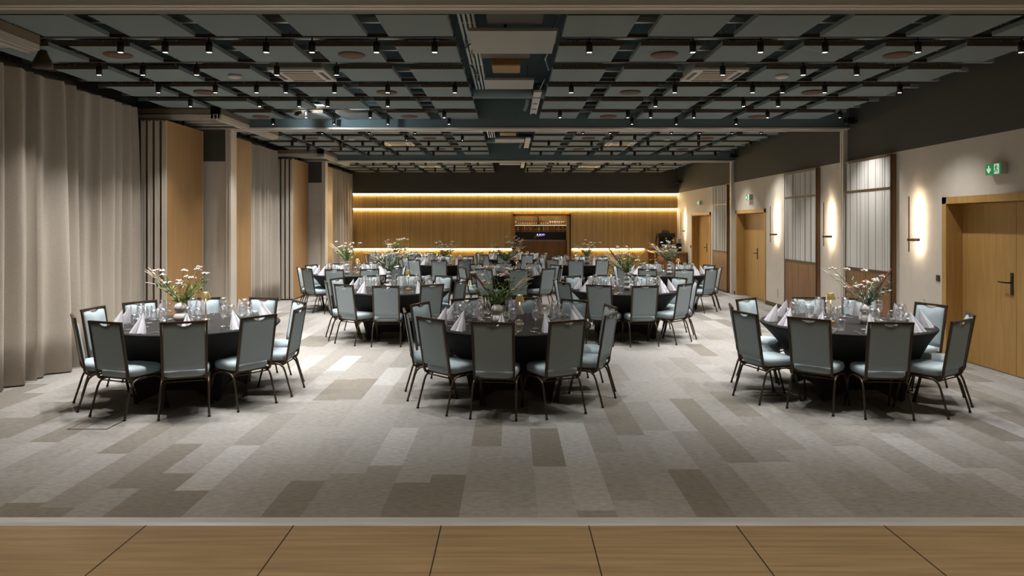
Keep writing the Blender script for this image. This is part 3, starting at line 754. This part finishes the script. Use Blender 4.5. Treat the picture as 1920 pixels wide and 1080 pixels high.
for bi, row, lbs in ((0, 2, ('front bay', )), (1, 3, ('middle bay', )), (2, 3, ('rear bay', ))):
    for x0, sd in ((-2.858, 'curtain side'), (2.174, 'door side')):
        yy = BAY[bi][1]+row*PITCH+(.03 if bi else 0)
        r = empty('ceiling_air_conditioner', (x0+.315, yy+.35, ZP)); tag(r, 'white square cassette air conditioner, %s, %s' % (lbs[0], sd), 'air conditioner', 'cassette air conditioners')
        cv = MB().rbox(-.33, .33, -.34, .34, -.01, .03, .008).build('cover', M['white'], r)
        MB().box(-.19, .19, -.19, .19, -.016, -.009).build('grille', M['gold'] if False else M['trackdark'], cv)
        for s in (-1, 1):
            MB().box(-.20, .20, s*.27-.025, s*.27+.025, -.013, -.009).build('air_vane', M['black'], cv); MB().box(s*.27-.025, s*.27+.025, -.2, .2, -.013, -.009).build('air_vane', M['black'], cv)
        MB().box(-.3, .3, -.3, .3, .03, .28).build('casing', M['rail'], r)

# central service gap
cw = empty('projector_lift', (.02, 6.6, 3.66)); tag(cw, 'projector lift with grey board behind the header beam', 'projector lift', 'projector lifts in the central gap')
MB().box(-.42, .42, .02, .90, 0, .03).build('cover_board', M['board'], cw)
MB().rbox(-.24, .28, -.55, -.02, .05, .24, .01).build('projector', M['proj'], cw)
MB().box(-.12, .0, .04, .05, .0, .0).build('hinge', M['black'], cw) if False else None
MB().tube([(-.13, -.56, .17), (-.13, -.553, .17)], .006, 8).build('indicator', emis('red_led', (1, .03, .02), 12), cw)
for yy, bd, lb in ((8.15, 'f', 'second projector lift with brown housing in the front bay'), (14.3, 'm', 'projector lift with grey board in the middle bay'), (20.2, 'r', 'projector lift with grey board in the rear bay')):
    r = empty('projector_lift', (.0, yy, 3.66)); tag(r, lb, 'projector lift', 'projector lifts in the central gap')
    MB().box(-.33, .30, .72, 1.32, 0, .03).build('cover_board', M['board'], r)
    MB().box(-.34, .22, -.3, -.02, .10, .28).build('projector', M['proj'], r)
    MB().rbox(-.22, .12, .14, .55, .05, .16, .01).build('vent_grille', M['gold'], r)
    MB().tube([(-.06, 0, .16), (-.06, .1, .3), (-.06, .1, .69)], .02, 8).build('lift_arm', M['black'], r)
for y0, y1, lb in ((6.3, 10.4, 'silver cable tray in the central gap, front bay'), (13.0, 15.9, 'silver cable tray in the central gap, middle bay')):
    t_ = MB()
    for q in range(4): t_.box(-.50+q*.045, -.475+q*.045, y0, y1, 3.80, 3.82)
    for q in range(int((y1-y0)/.6)): t_.box(-.51, -.33, y0+q*.6, y0+q*.6+.03, 3.82, 3.83)
    o = t_.build('cable_tray', M['rail']); tag(o, lb, 'cable tray')
for y0, lb in ((9.9, 'slotted white rail beside the gap, front bay'), (15.2, 'slotted white rail beside the gap, middle bay'), (21.2, 'slotted white rail beside the gap, rear bay')):
    t_ = MB()
    for q in range(4):
        t_.box(.33, .44, y0+q*.5, y0+q*.5+.40, 3.70, 3.73); t_.box(.33, .35, y0+q*.5+.4, y0+q*.5+.5, 3.70, 3.73); t_.box(.42, .44, y0+q*.5+.4, y0+q*.5+.5, 3.70, 3.73)
    o = t_.build('slotted_rail', M['white']); tag(o, lb, 'ceiling rail')
for y0, y1, z, lb in ((10.2, 10.45, 3.80, 'teal duct crossing the gap in the front bay'), (16.3, 16.55, 3.85, 'teal duct crossing the gap in the middle bay')):
    o = MB().tube([(-.55, (y0+y1)/2, z), (.5, (y0+y1)/2, z)], .11, 14).build('air_duct', M['duct']); tag(o, lb, 'duct')
    o = MB().tube([(.27, y1+.3, z-.02), (.27, y1+.9, z-.02), (.23, y1+1.0, z-.10)], .035, 10).tube([(.27, y1+.6, z), (.27, y1+.6, 4.36)], .006, 6).build('air_hose', M['duct']); tag(o, lb.replace('duct crossing', 'hose beside'), 'hose')
for i in range(5):
    rnd = random.Random(40+i); side = -1 if i % 2 else 1
    x = .44*side; y = 6.5+i*.7
    pts = [(x+rnd.uniform(-.05, .05), y+q*.16, 3.78+.07*math.sin(q*2.2+i)) for q in range(6)]
    o = MB().tube(pts, .007, 6).build('loose_cable', M['black'] if i % 2 else M['rail']); tag(o, ['white', 'black'][i % 2]+' loose cable in the central gap, '+ORD[i]+' from the header beam', 'cable', 'cables in the central gap')
# hanging dome by the big curtain
o = MB().lathe([(.0, .22), (.03, .22), (.05, .15), (.09, .06), (.10, 0), (0, .01)], 20).build('hanging_loudspeaker', M['proj'], None, px(80, 128, 7.4)); tag(o, 'brown cone loudspeaker under the baffles above the curtain', 'loudspeaker')
MB().tube([(0, 0, .22), (0, 0, .32)], .008, 6).build('suspension_rod', M['black'], o)
# floor box
fb = MB(); X0, X1, Y0, Y1 = -3.98, -3.62, 6.32, 6.62
for a in ((X0, X1, Y0, Y0+.012), (X0, X1, Y1-.012, Y1), (X0, X0+.012, Y0, Y1), (X1-.012, X1, Y0, Y1)): fb.box(*a, 0, .003)
fbo = fb.build('floor_box', M['frameb']); tag(fbo, 'rectangular floor socket hatch outlined in the carpet', 'floor box')
MB().box(X0+.012, X1-.012, Y0+.012, Y1-.012, 0, .002).build('lid', M['carpet'], fbo)

# ------------------------------------------------------------------ chair
def make_chair():
    r = empty('banquet_chair'); tag(r, 'x', 'chair')
    # seat cushion: rings of a rounded square
    rings = [(.378, .90), (.384, .965), (.400, 1.0), (.430, 1.0), (.448, .975), (.460, .90), (.468, .70), (.471, .35)]
    n = 28; vs = []
    for z, s in rings:
        for j in range(n):
            a = 2*PI*j/n; ca, sa = math.cos(a), math.sin(a); e = 5.0
            k = (abs(ca)**e+abs(sa)**e)**(-1/e)
            vs.append((ca*k*.205*s, .02+sa*k*.215*s, z))
    fs = [(i*n+j, i*n+(j+1) % n, (i+1)*n+(j+1) % n, (i+1)*n+j) for i in range(len(rings)-1) for j in range(n)]
    fs += [tuple(range(n))[::-1], tuple((len(rings)-1)*n+j for j in range(n))]
    MB().add(vs, fs, True).build('seat', M['fabric'], r)
    # backrest pad with hand notch
    def line(z):   # y of the back plane at height z
        return -.205-(z-.45)*.165
    nx, nz = 22, 9; vs = []; fs = []
    for side in (0, 1):
        for i in range(nx+1):
            u = -1+2*i/nx; x = u*.182
            if side == 0:
                d = .040*max(0, math.cos(min(1, abs(x)/.075)*PI/2))**1.3; top = .897-.012*(abs(u)**6)-d
            else:
                d = .026*math.sqrt(max(0, 1-(x/.058)**2)); top = .905-d
            for j in range(nz+1):
                v = j/nz; z = .452+(top-.452)*v
                if side == 0:
                    bul = (1-abs(u)**6)*(1-abs(2*v-1)**8); y = line(z)+.006+.026*bul
                else: y = line(z)-.007
                vs.append((x*(1 if side else .985), y, z))
    m_ = nz+1; o = (nx+1)*m_
    for i in range(nx):
        for j in range(nz):
            fs.append((i*m_+j, i*m_+j+1, (i+1)*m_+j+1, (i+1)*m_+j)); fs.append((o+i*m_+j, o+(i+1)*m_+j, o+(i+1)*m_+j+1, o+i*m_+j+1))
        fs.append((i*m_+nz, o+i*m_+nz, o+(i+1)*m_+nz, (i+1)*m_+nz)); fs.append((i*m_, (i+1)*m_, o+(i+1)*m_, o+i*m_))
    for j in range(nz):
        fs.append((j, o+j, o+j+1, j+1)); fs.append((nx*m_+j, nx*m_+j+1, o+nx*m_+j+1, o+nx*m_+j))
    fix_normals(MB().add(vs, fs, True).build('backrest', M['fabric'], r))
    f = MB()
    for s in (-1, 1):
        f.tube([(s*.188, .02, .352), (s*.188, -.10, .350), (s*.188, -.155, .352), (s*.189, -.185, .368), (s*.190, -.200, .40), (s*.192, line(.46), .46), (s*.197, line(.92), .92)], .0145, 4, square=True, smooth=False)
    f.box(-.208, .208, line(.92)-.011, line(.92)+.011, .905, .926)
    f.build('back_frame', M['frame'], r)
    for s in (-1, 1):
        MB().tube([(s*.219, -.262, .004), (s*.209, -.185, .27), (s*.207, -.165, .315), (s*.205, -.13, .345), (s*.203, -.08, .358), (s*.203, .0, .36)], .0105, 8).build('leg', M['frame'], r)
        lg = kid_last(r, 'leg'); MB().tube([(s*.2195, -.2625, .0), (s*.2182, -.255, .022)], .0125, 8).build('foot_glide', M['black'], lg)
        MB().tube([(s*.215, .262, .004), (s*.207, .195, .27), (s*.205, .178, .315), (s*.204, .145, .345), (s*.203, .09, .358), (s*.203, .001, .36)], .0105, 8).build('leg', M['frame'], r)
        lg = kid_last(r, 'leg'); MB().tube([(s*.2155, .2625, .0), (s*.2144, .256, .022)], .0125, 8).build('foot_glide', M['black'], lg)
    g = MB().box(-.185, .185, -.17, .20, .362, .379)
    for y in (-.15, .17): g.tube([(-.205, y, .335 if y < 0 else .33), (.205, y, .335 if y < 0 else .33)], .007, 6)
    g.build('seat_frame', M['frame'], r)
    return r
PC = Proto(make_chair())

# ------------------------------------------------------------------ table with stretch cover
R_T = .885; HT = .76
def make_table():
    r = empty('banquet_table'); tag(r, 'x', 'table')
    MB().lathe([(0, .740), (R_T-.03, .740), (R_T-.03, .752), (0, .752)], 48).build('tabletop', M['walnut'], r)
    n = 96; vs = []; fs = []
    zs = [(0.0, 1), (.06, 1), (.15, 1), (.26, 1), (.38, 1), (.50, 1), (.62, 1), (.70, 1), (.738, 1)]
    def rad(a, z):
        q = ((a-PI/4) % (PI/2))-PI/4+0   # 0 between feet, +-45deg at feet ... feet at 0 of (a-45)
        d = min(abs(((a-PI/4) % (PI/2))), PI/2-abs(((a-PI/4) % (PI/2))))
        foot = .60*math.cos(PI/4)/math.cos(PI/4-d)     # square through the four feet
        pull = 1-.10*math.sin(2*d)
        t = (z/.738)
        return foot*pull+(R_T-foot*pull)*(t**1.55)
    for z, _ in zs:
        for j in range(n):
            a = 2*PI*j/n
            d = min(((a-PI/4) % (PI/2)), PI/2-((a-PI/4) % (PI/2)))
            zz = z
            if z < .13: zz = max(z, (.012 if d < .06 else .012+.10*min(1, (d-.06)/.35)))+z*.5
            rr = rad(a, z); vs.append((rr*math.cos(a), rr*math.sin(a), zz))
    fs = [(i*n+j, i*n+(j+1) % n, (i+1)*n+(j+1) % n, (i+1)*n+j) for i in range(len(zs)-1) for j in range(n)]
    k = len(zs)
    for (rr, z) in ((R_T+.001, .750), (R_T-.004, .7585), (R_T-.03, HT), (.3, HT)):
        for j in range(n):
            a = 2*PI*j/n; vs.append((rr*math.cos(a), rr*math.sin(a), z))
        fs += [((k-1)*n+j, (k-1)*n+(j+1) % n, k*n+(j+1) % n, k*n+j) for j in range(n)]; k += 1
    fs.append(tuple((k-1)*n+j for j in range(n)))
    MB().add(vs, fs, True).build('stretch_cover', M['cloth'], r)
    for q in range(4):
        a = PI/4+q*PI/2
        MB().tube([(.57*math.cos(a), .57*math.sin(a), 0), (.57*math.cos(a), .57*math.sin(a), .715)], .014, 8).build('leg', M['black'], r)
    return r
PT = Proto(make_table())

# ------------------------------------------------------------------ table-top pieces
def make_napkin():
    base = [(0, .055), (-.030, .050), (-.058, .015), (-.074, -.045), (-.060, -.083), (-.032, -.090), (-.008, -.066), (0, -.045),
            (.008, -.066), (.032, -.090), (.060, -.083), (.074, -.045), (.058, .015), (.030, .050)]
    n = len(base); vs = []; fs = []
    for t, zc in ((0, 0), (.33, .062), (.66, .128), (.93, .183)):
        for i, (x, y) in enumerate(base):
            lift = .006 if t == 0 and i in (4, 5, 9, 10) else 0
            bul = 1+.10*math.sin(t*PI)
            vs.append((x*(1-t)*bul, y*(1-t)*bul+.048*t, zc+lift))
    for r_ in range(3): fs += [(r_*n+j, r_*n+(j+1) % n, (r_+1)*n+(j+1) % n, (r_+1)*n+j) for j in range(n)]
    vs.append((0, .050, .196)); fs += [(3*n+j, 3*n+(j+1) % n, 4*n) for j in range(n)]; fs.append(tuple(range(n))[::-1])
    o = fix_normals(MB().add(vs, fs, False).build('folded_napkin', M['napkin'])); tag(o, 'x', 'napkin'); return o
PN = Proto(make_napkin())
def lathe_thing(name, prof, mat, cat, n=16):
    o = MB().lathe(prof, n).build(name, mat); tag(o, 'x', cat); return Proto(o)
PW1 = lathe_thing('wine_glass', [(0, .001), (.036, .001), (.034, .004), (.006, .009), (.004, .02), (.0038, .095), (.010, .105), (.034, .125), (.044, .155), (.042, .18), (.034, .222), (.0325, .222), (.041, .18), (.0425, .155), (.032, .127), (0, .108)], M['glass'], 'wine glass', 18)
PW2 = lathe_thing('wine_glass', [(0, .001), (.032, .001), (.030, .004), (.005, .009), (.0036, .02), (.0036, .080), (.010, .088), (.028, .105), (.036, .135), (.034, .16), (.028, .190), (.0265, .190), (.033, .16), (.0345, .135), (.026, .107), (0, .092)], M['glass'], 'wine glass', 18)
tb = []
PTU = lathe_thing('water_tumbler', [(0, .001), (.030, .001), (.033, .006), (.034, .05), (.037, .112), (.0345, .112), (.031, .05), (.029, .018), (0, .016)], M['tumbler'], 'glass', 12)
def cutlery(kind):
    mb = MB()
    def strip(pts):     # (y, halfwidth, z)
        vs = []
        for y, hw, z in pts: vs += [(-hw, y, z), (hw, y, z), (hw, y, z+.0022), (-hw, y, z+.0022)]
        k = len(pts); fs = [(i*4+j, i*4+(j+1) % 4, (i+1)*4+(j+1) % 4, (i+1)*4+j) for i in range(k-1) for j in range(4)]+[(3, 2, 1, 0), ((k-1)*4, (k-1)*4+1, (k-1)*4+2, (k-1)*4+3)]
        mb.add(vs, fs)
    if kind == 'fork':
        strip([(-.10, .008, .001), (-.06, .005, .003), (.01, .0028, .006), (.04, .006, .004), (.052, .011, .002), (.062, .012, .002)])
        for q in (-.0095, -.0032, .0032, .0095): mb.box(q-.0015, q+.0015, .06, .10, .002, .0042)
    elif kind == 'knife':
        strip([(-.11, .008, .001), (-.05, .006, .001), (.0, .006, .001), (.01, .009, .001), (.08, .009, .001), (.11, .003, .001)])
    else:
        strip([(-.10, .007, .001), (-.05, .004, .003), (.02, .003, .006), (.045, .009, .003), (.065, .0175, .001), (.085, .016, .001), (.1, .006, .003)])
    o = mb.build('table_'+kind, M['steel']); tag(o, 'x', kind); return Proto(o)
PF, PK, PSn = cutlery('fork'), cutlery('knife'), cutlery('spoon')

def make_lamp():
    r = empty('table_lamp'); tag(r, 'x', 'lamp')
    MB().lathe([(0, 0), (.045, 0), (.0455, .003), (.0455, .020), (.043, .022), (0, .022)], 24).build('base', M['brass'], r)
    MB().tube([(0, 0, .02), (0, 0, .27)], .0055, 10).build('pole', M['brass'], r)
    sh = MB().lathe([(.052, .252), (.0515, .256), (.030, .322), (.028, .325), (0, .326)], 24).lathe([(.050, .253), (.029, .320)], 24).build('lamp_shade', M['brass'], r)
    MB().lathe([(0, .262), (.044, .262), (.044, .266), (0, .266)], 20).build('diffuser', M['lampglow'], sh)
    return r
PL = Proto(make_lamp())

def vase(balls):
    prof = [(0, 0)]; z = 0
    rs = {2: [.072, .067], 4: [.055, .052, .047, .038]}[balls]
    zc = 0
    for i, r_ in enumerate(rs):
        h = r_*.86
        a0 = -60; a1 = 62
        for k in range(9):
            a = math.radians(a0+(a1-a0)*k/8)
            prof.append((r_*math.cos(a), zc+h*math.sin(math.radians(60))+h*math.sin(a)))
        zc += h*(math.sin(math.radians(60))+math.sin(math.radians(62)))
    prof.append((rs[-1]*.45, zc+.004)); prof.append((rs[-1]*.40, zc-.01)); prof.append((rs[-1]*.35, zc-.05))
    o = MB().lathe(prof, 28).build('bubble_vase', M['ceramic']); tag(o, 'x', 'vase')
    return Proto(o), zc
PV2, HV2 = vase(2); PV4, HV4 = vase(4)

def bouquet(seed, loc, style, label, size=1.0):
    rnd = random.Random(seed)
    r = empty('flower_bouquet', loc); tag(r, label, 'flowers', 'table bouquets')
    far = 1.0 if loc[1] < 10 else 1.7; st = MB(); lf = MB(); bl = MB(); wb_ = MB(); pm = MB()
    def stem(ang, lean, ln, curve=.3):
        pts = []
        for k in range(7):
            t = k/6; s = lean*t*(1+curve*t)*ln
            pts.append(Vector((math.cos(ang)*s, math.sin(ang)*s, -.03+t*ln*math.cos(min(1.2, lean*.6*t)))))
        return pts
    def leaf(p, d, ln, w_, mb):
        d = d.normalized(); sd = d.cross(Vector((rnd.uniform(-1, 1), rnd.uniform(-1, 1), rnd.uniform(-.2, 1)))).normalized()
        up = sd.cross(d)
        a = p; b_ = p+d*ln*.45+sd*w_+up*ln*.06; c_ = p+d*ln*.45-sd*w_+up*ln*.06; e = p+d*ln; m_ = p+d*ln*.5
        mb.add([a, b_, e, c_, m_], [(0, 1, 4), (1, 2, 4), (2, 3, 4), (3, 0, 4)], False)
    nb = {'a': 13, 'b': 12, 'c': 15, 'd': 11}[style[0]]
    for k in range(nb):                      # umbels
        ang = rnd.uniform(0, 2*PI); lean = rnd.uniform(.15, .65); ln = rnd.uniform(.17, .33)*size
        p = stem(ang, lean, ln); st.tube(p, .0018*far, 5)
        tip = p[-1]; mb = bl if rnd.random() < .6 else wb_
        for q in range(rnd.randint(9, 15)):
            a = rnd.uniform(0, 2*PI); rr = rnd.uniform(0, .030)*size
            mb.blob((tip.x+rr*math.cos(a), tip.y+rr*math.sin(a), tip.z+rnd.uniform(-.008, .010)-rr*.2), rnd.uniform(.008, .013), sq=.8)
        for q in range(3):
            t = p[2+q]; leaf(t, Vector((rnd.uniform(-1, 1), rnd.uniform(-1, 1), .5)), .05*size, .007, lf)
    for k in range(13):                       # leafy sprigs
        ang = rnd.uniform(0, 2*PI); lean = rnd.uniform(.3, .95); ln = rnd.uniform(.12, .24)*size
        p = stem(ang, lean, ln, .5); st.tube(p, .0016*far, 5)
        for q in range(1, 7):
            for h in (0, 1): leaf(p[q], (p[q]-p[q-1]).normalized()+Vector((rnd.uniform(-1, 1), rnd.uniform(-1, 1), rnd.uniform(-.4, .6)))*.9, rnd.uniform(.03, .06)*size, rnd.uniform(.006, .012)*far**.5, lf)
    # one spray of dried grass arching over
    pang = {'a': PI*.97, 'b': .12, 'c': PI*.9, 'd': 0.4}[style[0]]
    for k in range(9):
        ang = pang+rnd.uniform(-.25, .25); ln = rnd.uniform(.24, .34)*size; pts = []
        lean = rnd.uniform(.65, 1.0)
        for q in range(9):
            t = q/8; pts.append((math.cos(ang)*lean*ln*t*1.0, math.sin(ang)*lean*ln*t, ln*.95*t-(.10 if k % 2 else .04)*t*t*t*size+.01*math.sin(k+t*5)))
        pm.tube(pts, [.0015]*4+[.0035]*4+[.001], 5)
    st.build('stems', M['stem'], r); lf.build('foliage', M['leaf'] if style[0] != 'c' else M['eucal'], r)
    bl.build('pink_blossoms', M['blossom'], r); wb_.build('white_blossoms', M['whiteb'], r); pm.build('grass_plume', M['pampas'], r)
    if 't' in style:                          # cattail
        ang = {'a': PI*.95, 'b': PI*.93, 'c': .15, 'd': .1}[style[0]]; ln = .33*size
        d = Vector((math.cos(ang)*.62, math.sin(ang)*.3, .85))
        MB().tube([Vector((0, 0, 0)), d*ln*.4, d*ln*.45, d*ln*.97, d*ln], [.003, .003, .010, .010, .003], 8).build('cattail', M['cattail'], r)
    if 'e' in style:                          # drooping tendril with small leaves
        e = MB()
        for k in range(2):
            ang = PI+.25*k-.1; prev = None
            for q in range(12):
                t = q/11; p = Vector((math.cos(ang)*.26*t*size, math.sin(ang)*.1*t, .10*math.sin(t*2.6)*size-.06*t*t))
                if prev is not None: leaf(p, (p-prev)+Vector((0, 0, rnd.uniform(-.05, .05))), .022, .007, e)
                prev = p
        e.build('trailing_sprig', M['eucal'], r)

# ------------------------------------------------------------------ tables and seating
HOUR = {6: 'viewer side', 5: 'viewer side toward doors', 7: 'viewer side toward curtains', 4: 'door side nearer half', 3: 'door side middle', 2: 'door side farther half',
        1: 'bar side toward doors', 12: 'bar side', 11: 'bar side toward curtains', 10: 'curtain side farther half', 9: 'curtain side middle', 8: 'curtain side nearer half'}
def seat(th):
    h = (6-round(math.degrees(th)/30)) % 12
    return HOUR[12 if h == 0 else h]
ring = lambda off: [(off+36*k, .87) for k in range(10)]
TABLES = [
 ('front table by curtains', -3.46, 7.74, ring(18), 1),
 ('front middle table', 0.0, 7.74, ring(-6.7), 1),
 ('front table by doors', 3.68, 7.74, [(-73, 1.0), (-103, .92), (-144, .95), (176, .87), (146, .92), (109, .97), (66, .90), (32, .90), (-7, .87), (-43, .87)], 1),
 ('second-row table by curtains', -1.88, 11.69, ring(0), 1),
 ('second-row table by doors', 1.89, 11.69, ring(8), 1),
 ('third-row table by curtains', -3.48, 15.55, ring(-7), 1),
 ('third-row middle table', 0.0, 15.6, ring(8), 1),
 ('third-row table by doors', 3.45, 15.55, ring(4), 1),
 ('fourth-row table by curtains', -1.88, 19.4, ring(2), 0),
 ('fourth-row table by doors', 1.88, 19.4, ring(-8), 0),
 ('last-row table by curtains', -3.46, 22.4, ring(-8), 0),
 ('last-row middle table', 0.0, 22.4, ring(-10), 0),
]
vpos = [(-3.67, 7.83, 2), (-.145, 7.66, 2), (3.87, 7.66, 2), (-2.06, 11.95, 4), (1.92, 11.6, 4), (-3.54, 15.3, 4), (-.10, 15.35, 4), (3.45, 15.3, 4), (-1.84, 19.3, 2), (2.10, 19.3, 2), (-3.64, 22.4, 2), (.10, 22.3, 4)]
lpos = [(-3.41, 7.88), (.10, 7.56), (3.53, 7.76), (-1.69, 11.68), (1.67, 11.68), (-3.37, 15.5), (.13, 15.6), (3.72, 15.6), (-1.65, 19.4), (1.79, 19.4), (-3.35, 22.4), (.27, 22.3)]
styles = ['at', 'bt', 'cte', 'c', 'ate', 'a', 'dt', 'c', 'b', 'ce', 'a', 'd']
rnd = random.Random(5)
for ti, (tn, cx, cy, seats, cut) in enumerate(TABLES):
    PT.put((cx, cy, 0), rnd.uniform(-.05, .05), 'round table under tight black stretch cover, '+tn, 'round banquet tables')
    for deg, rr in seats:
        th = math.radians(deg+rnd.uniform(-1.5, 1.5)); rr += rnd.uniform(-.012, .012)
        if cy+(-math.cos(th))*rr > 24.2: continue
        sp = seat(math.radians(deg))
        PC.put((cx+rr*math.sin(th), cy-rr*math.cos(th), 0), th+rnd.uniform(-.03, .03), 'pale blue chair, %s, %s' % (sp, tn), 'banquet chairs round the tables')
        th0 = math.radians(deg)
        def at(r_, t_):   # radial, tangential (to the diner's right positive)
            return (cx+r_*math.sin(th0)+t_*math.cos(th0), cy-r_*math.cos(th0)+t_*math.sin(th0), HT)
        PN.put(at(.755, 0), th0+rnd.uniform(-.15, .15), 'white standing napkin, %s, %s' % (sp, tn), 'folded napkins')
        PW1.put(at(.555+rnd.uniform(-.01, .01), .085), 0, 'larger wine glass, %s, %s' % (sp, tn), 'stemmed wine glasses')
        PW2.put(at(.515+rnd.uniform(-.01, .01), .165) if False else at(.50, .02), 0, 'smaller wine glass, %s, %s' % (sp, tn), 'stemmed wine glasses')
        PTU.put(at(.60+rnd.uniform(-.01, .01), .155), 0, 'clear water tumbler, %s, %s' % (sp, tn), 'water tumblers')
        if cut:
            PF.put(at(.735, -.125), th0, 'steel fork, %s, %s' % (sp, tn), 'forks'); PK.put(at(.735, .115), th0, 'steel knife, %s, %s' % (sp, tn), 'knives')
            PSn.put(at(.745, .150), th0, 'steel spoon, %s, %s' % (sp, tn), 'spoons')
    vx, vy, nb = vpos[ti]
    (PV2 if nb == 2 else PV4).put((vx, vy, HT), 0, 'white %s vase of stacked balls, %s' % ('two-bulb' if nb == 2 else 'four-bulb', tn), 'bubble vases')
    bouquet(100+ti, (vx, vy, HT+(HV2 if nb == 2 else HV4)-.01), styles[ti], 'wild flower bouquet in the vase, '+tn, 1.42 if cy < 10 else 1.5)
    lx, ly = lpos[ti]
    PL.put((lx, ly, HT), 0, 'small brass lamp, '+tn, 'small brass table lamps')
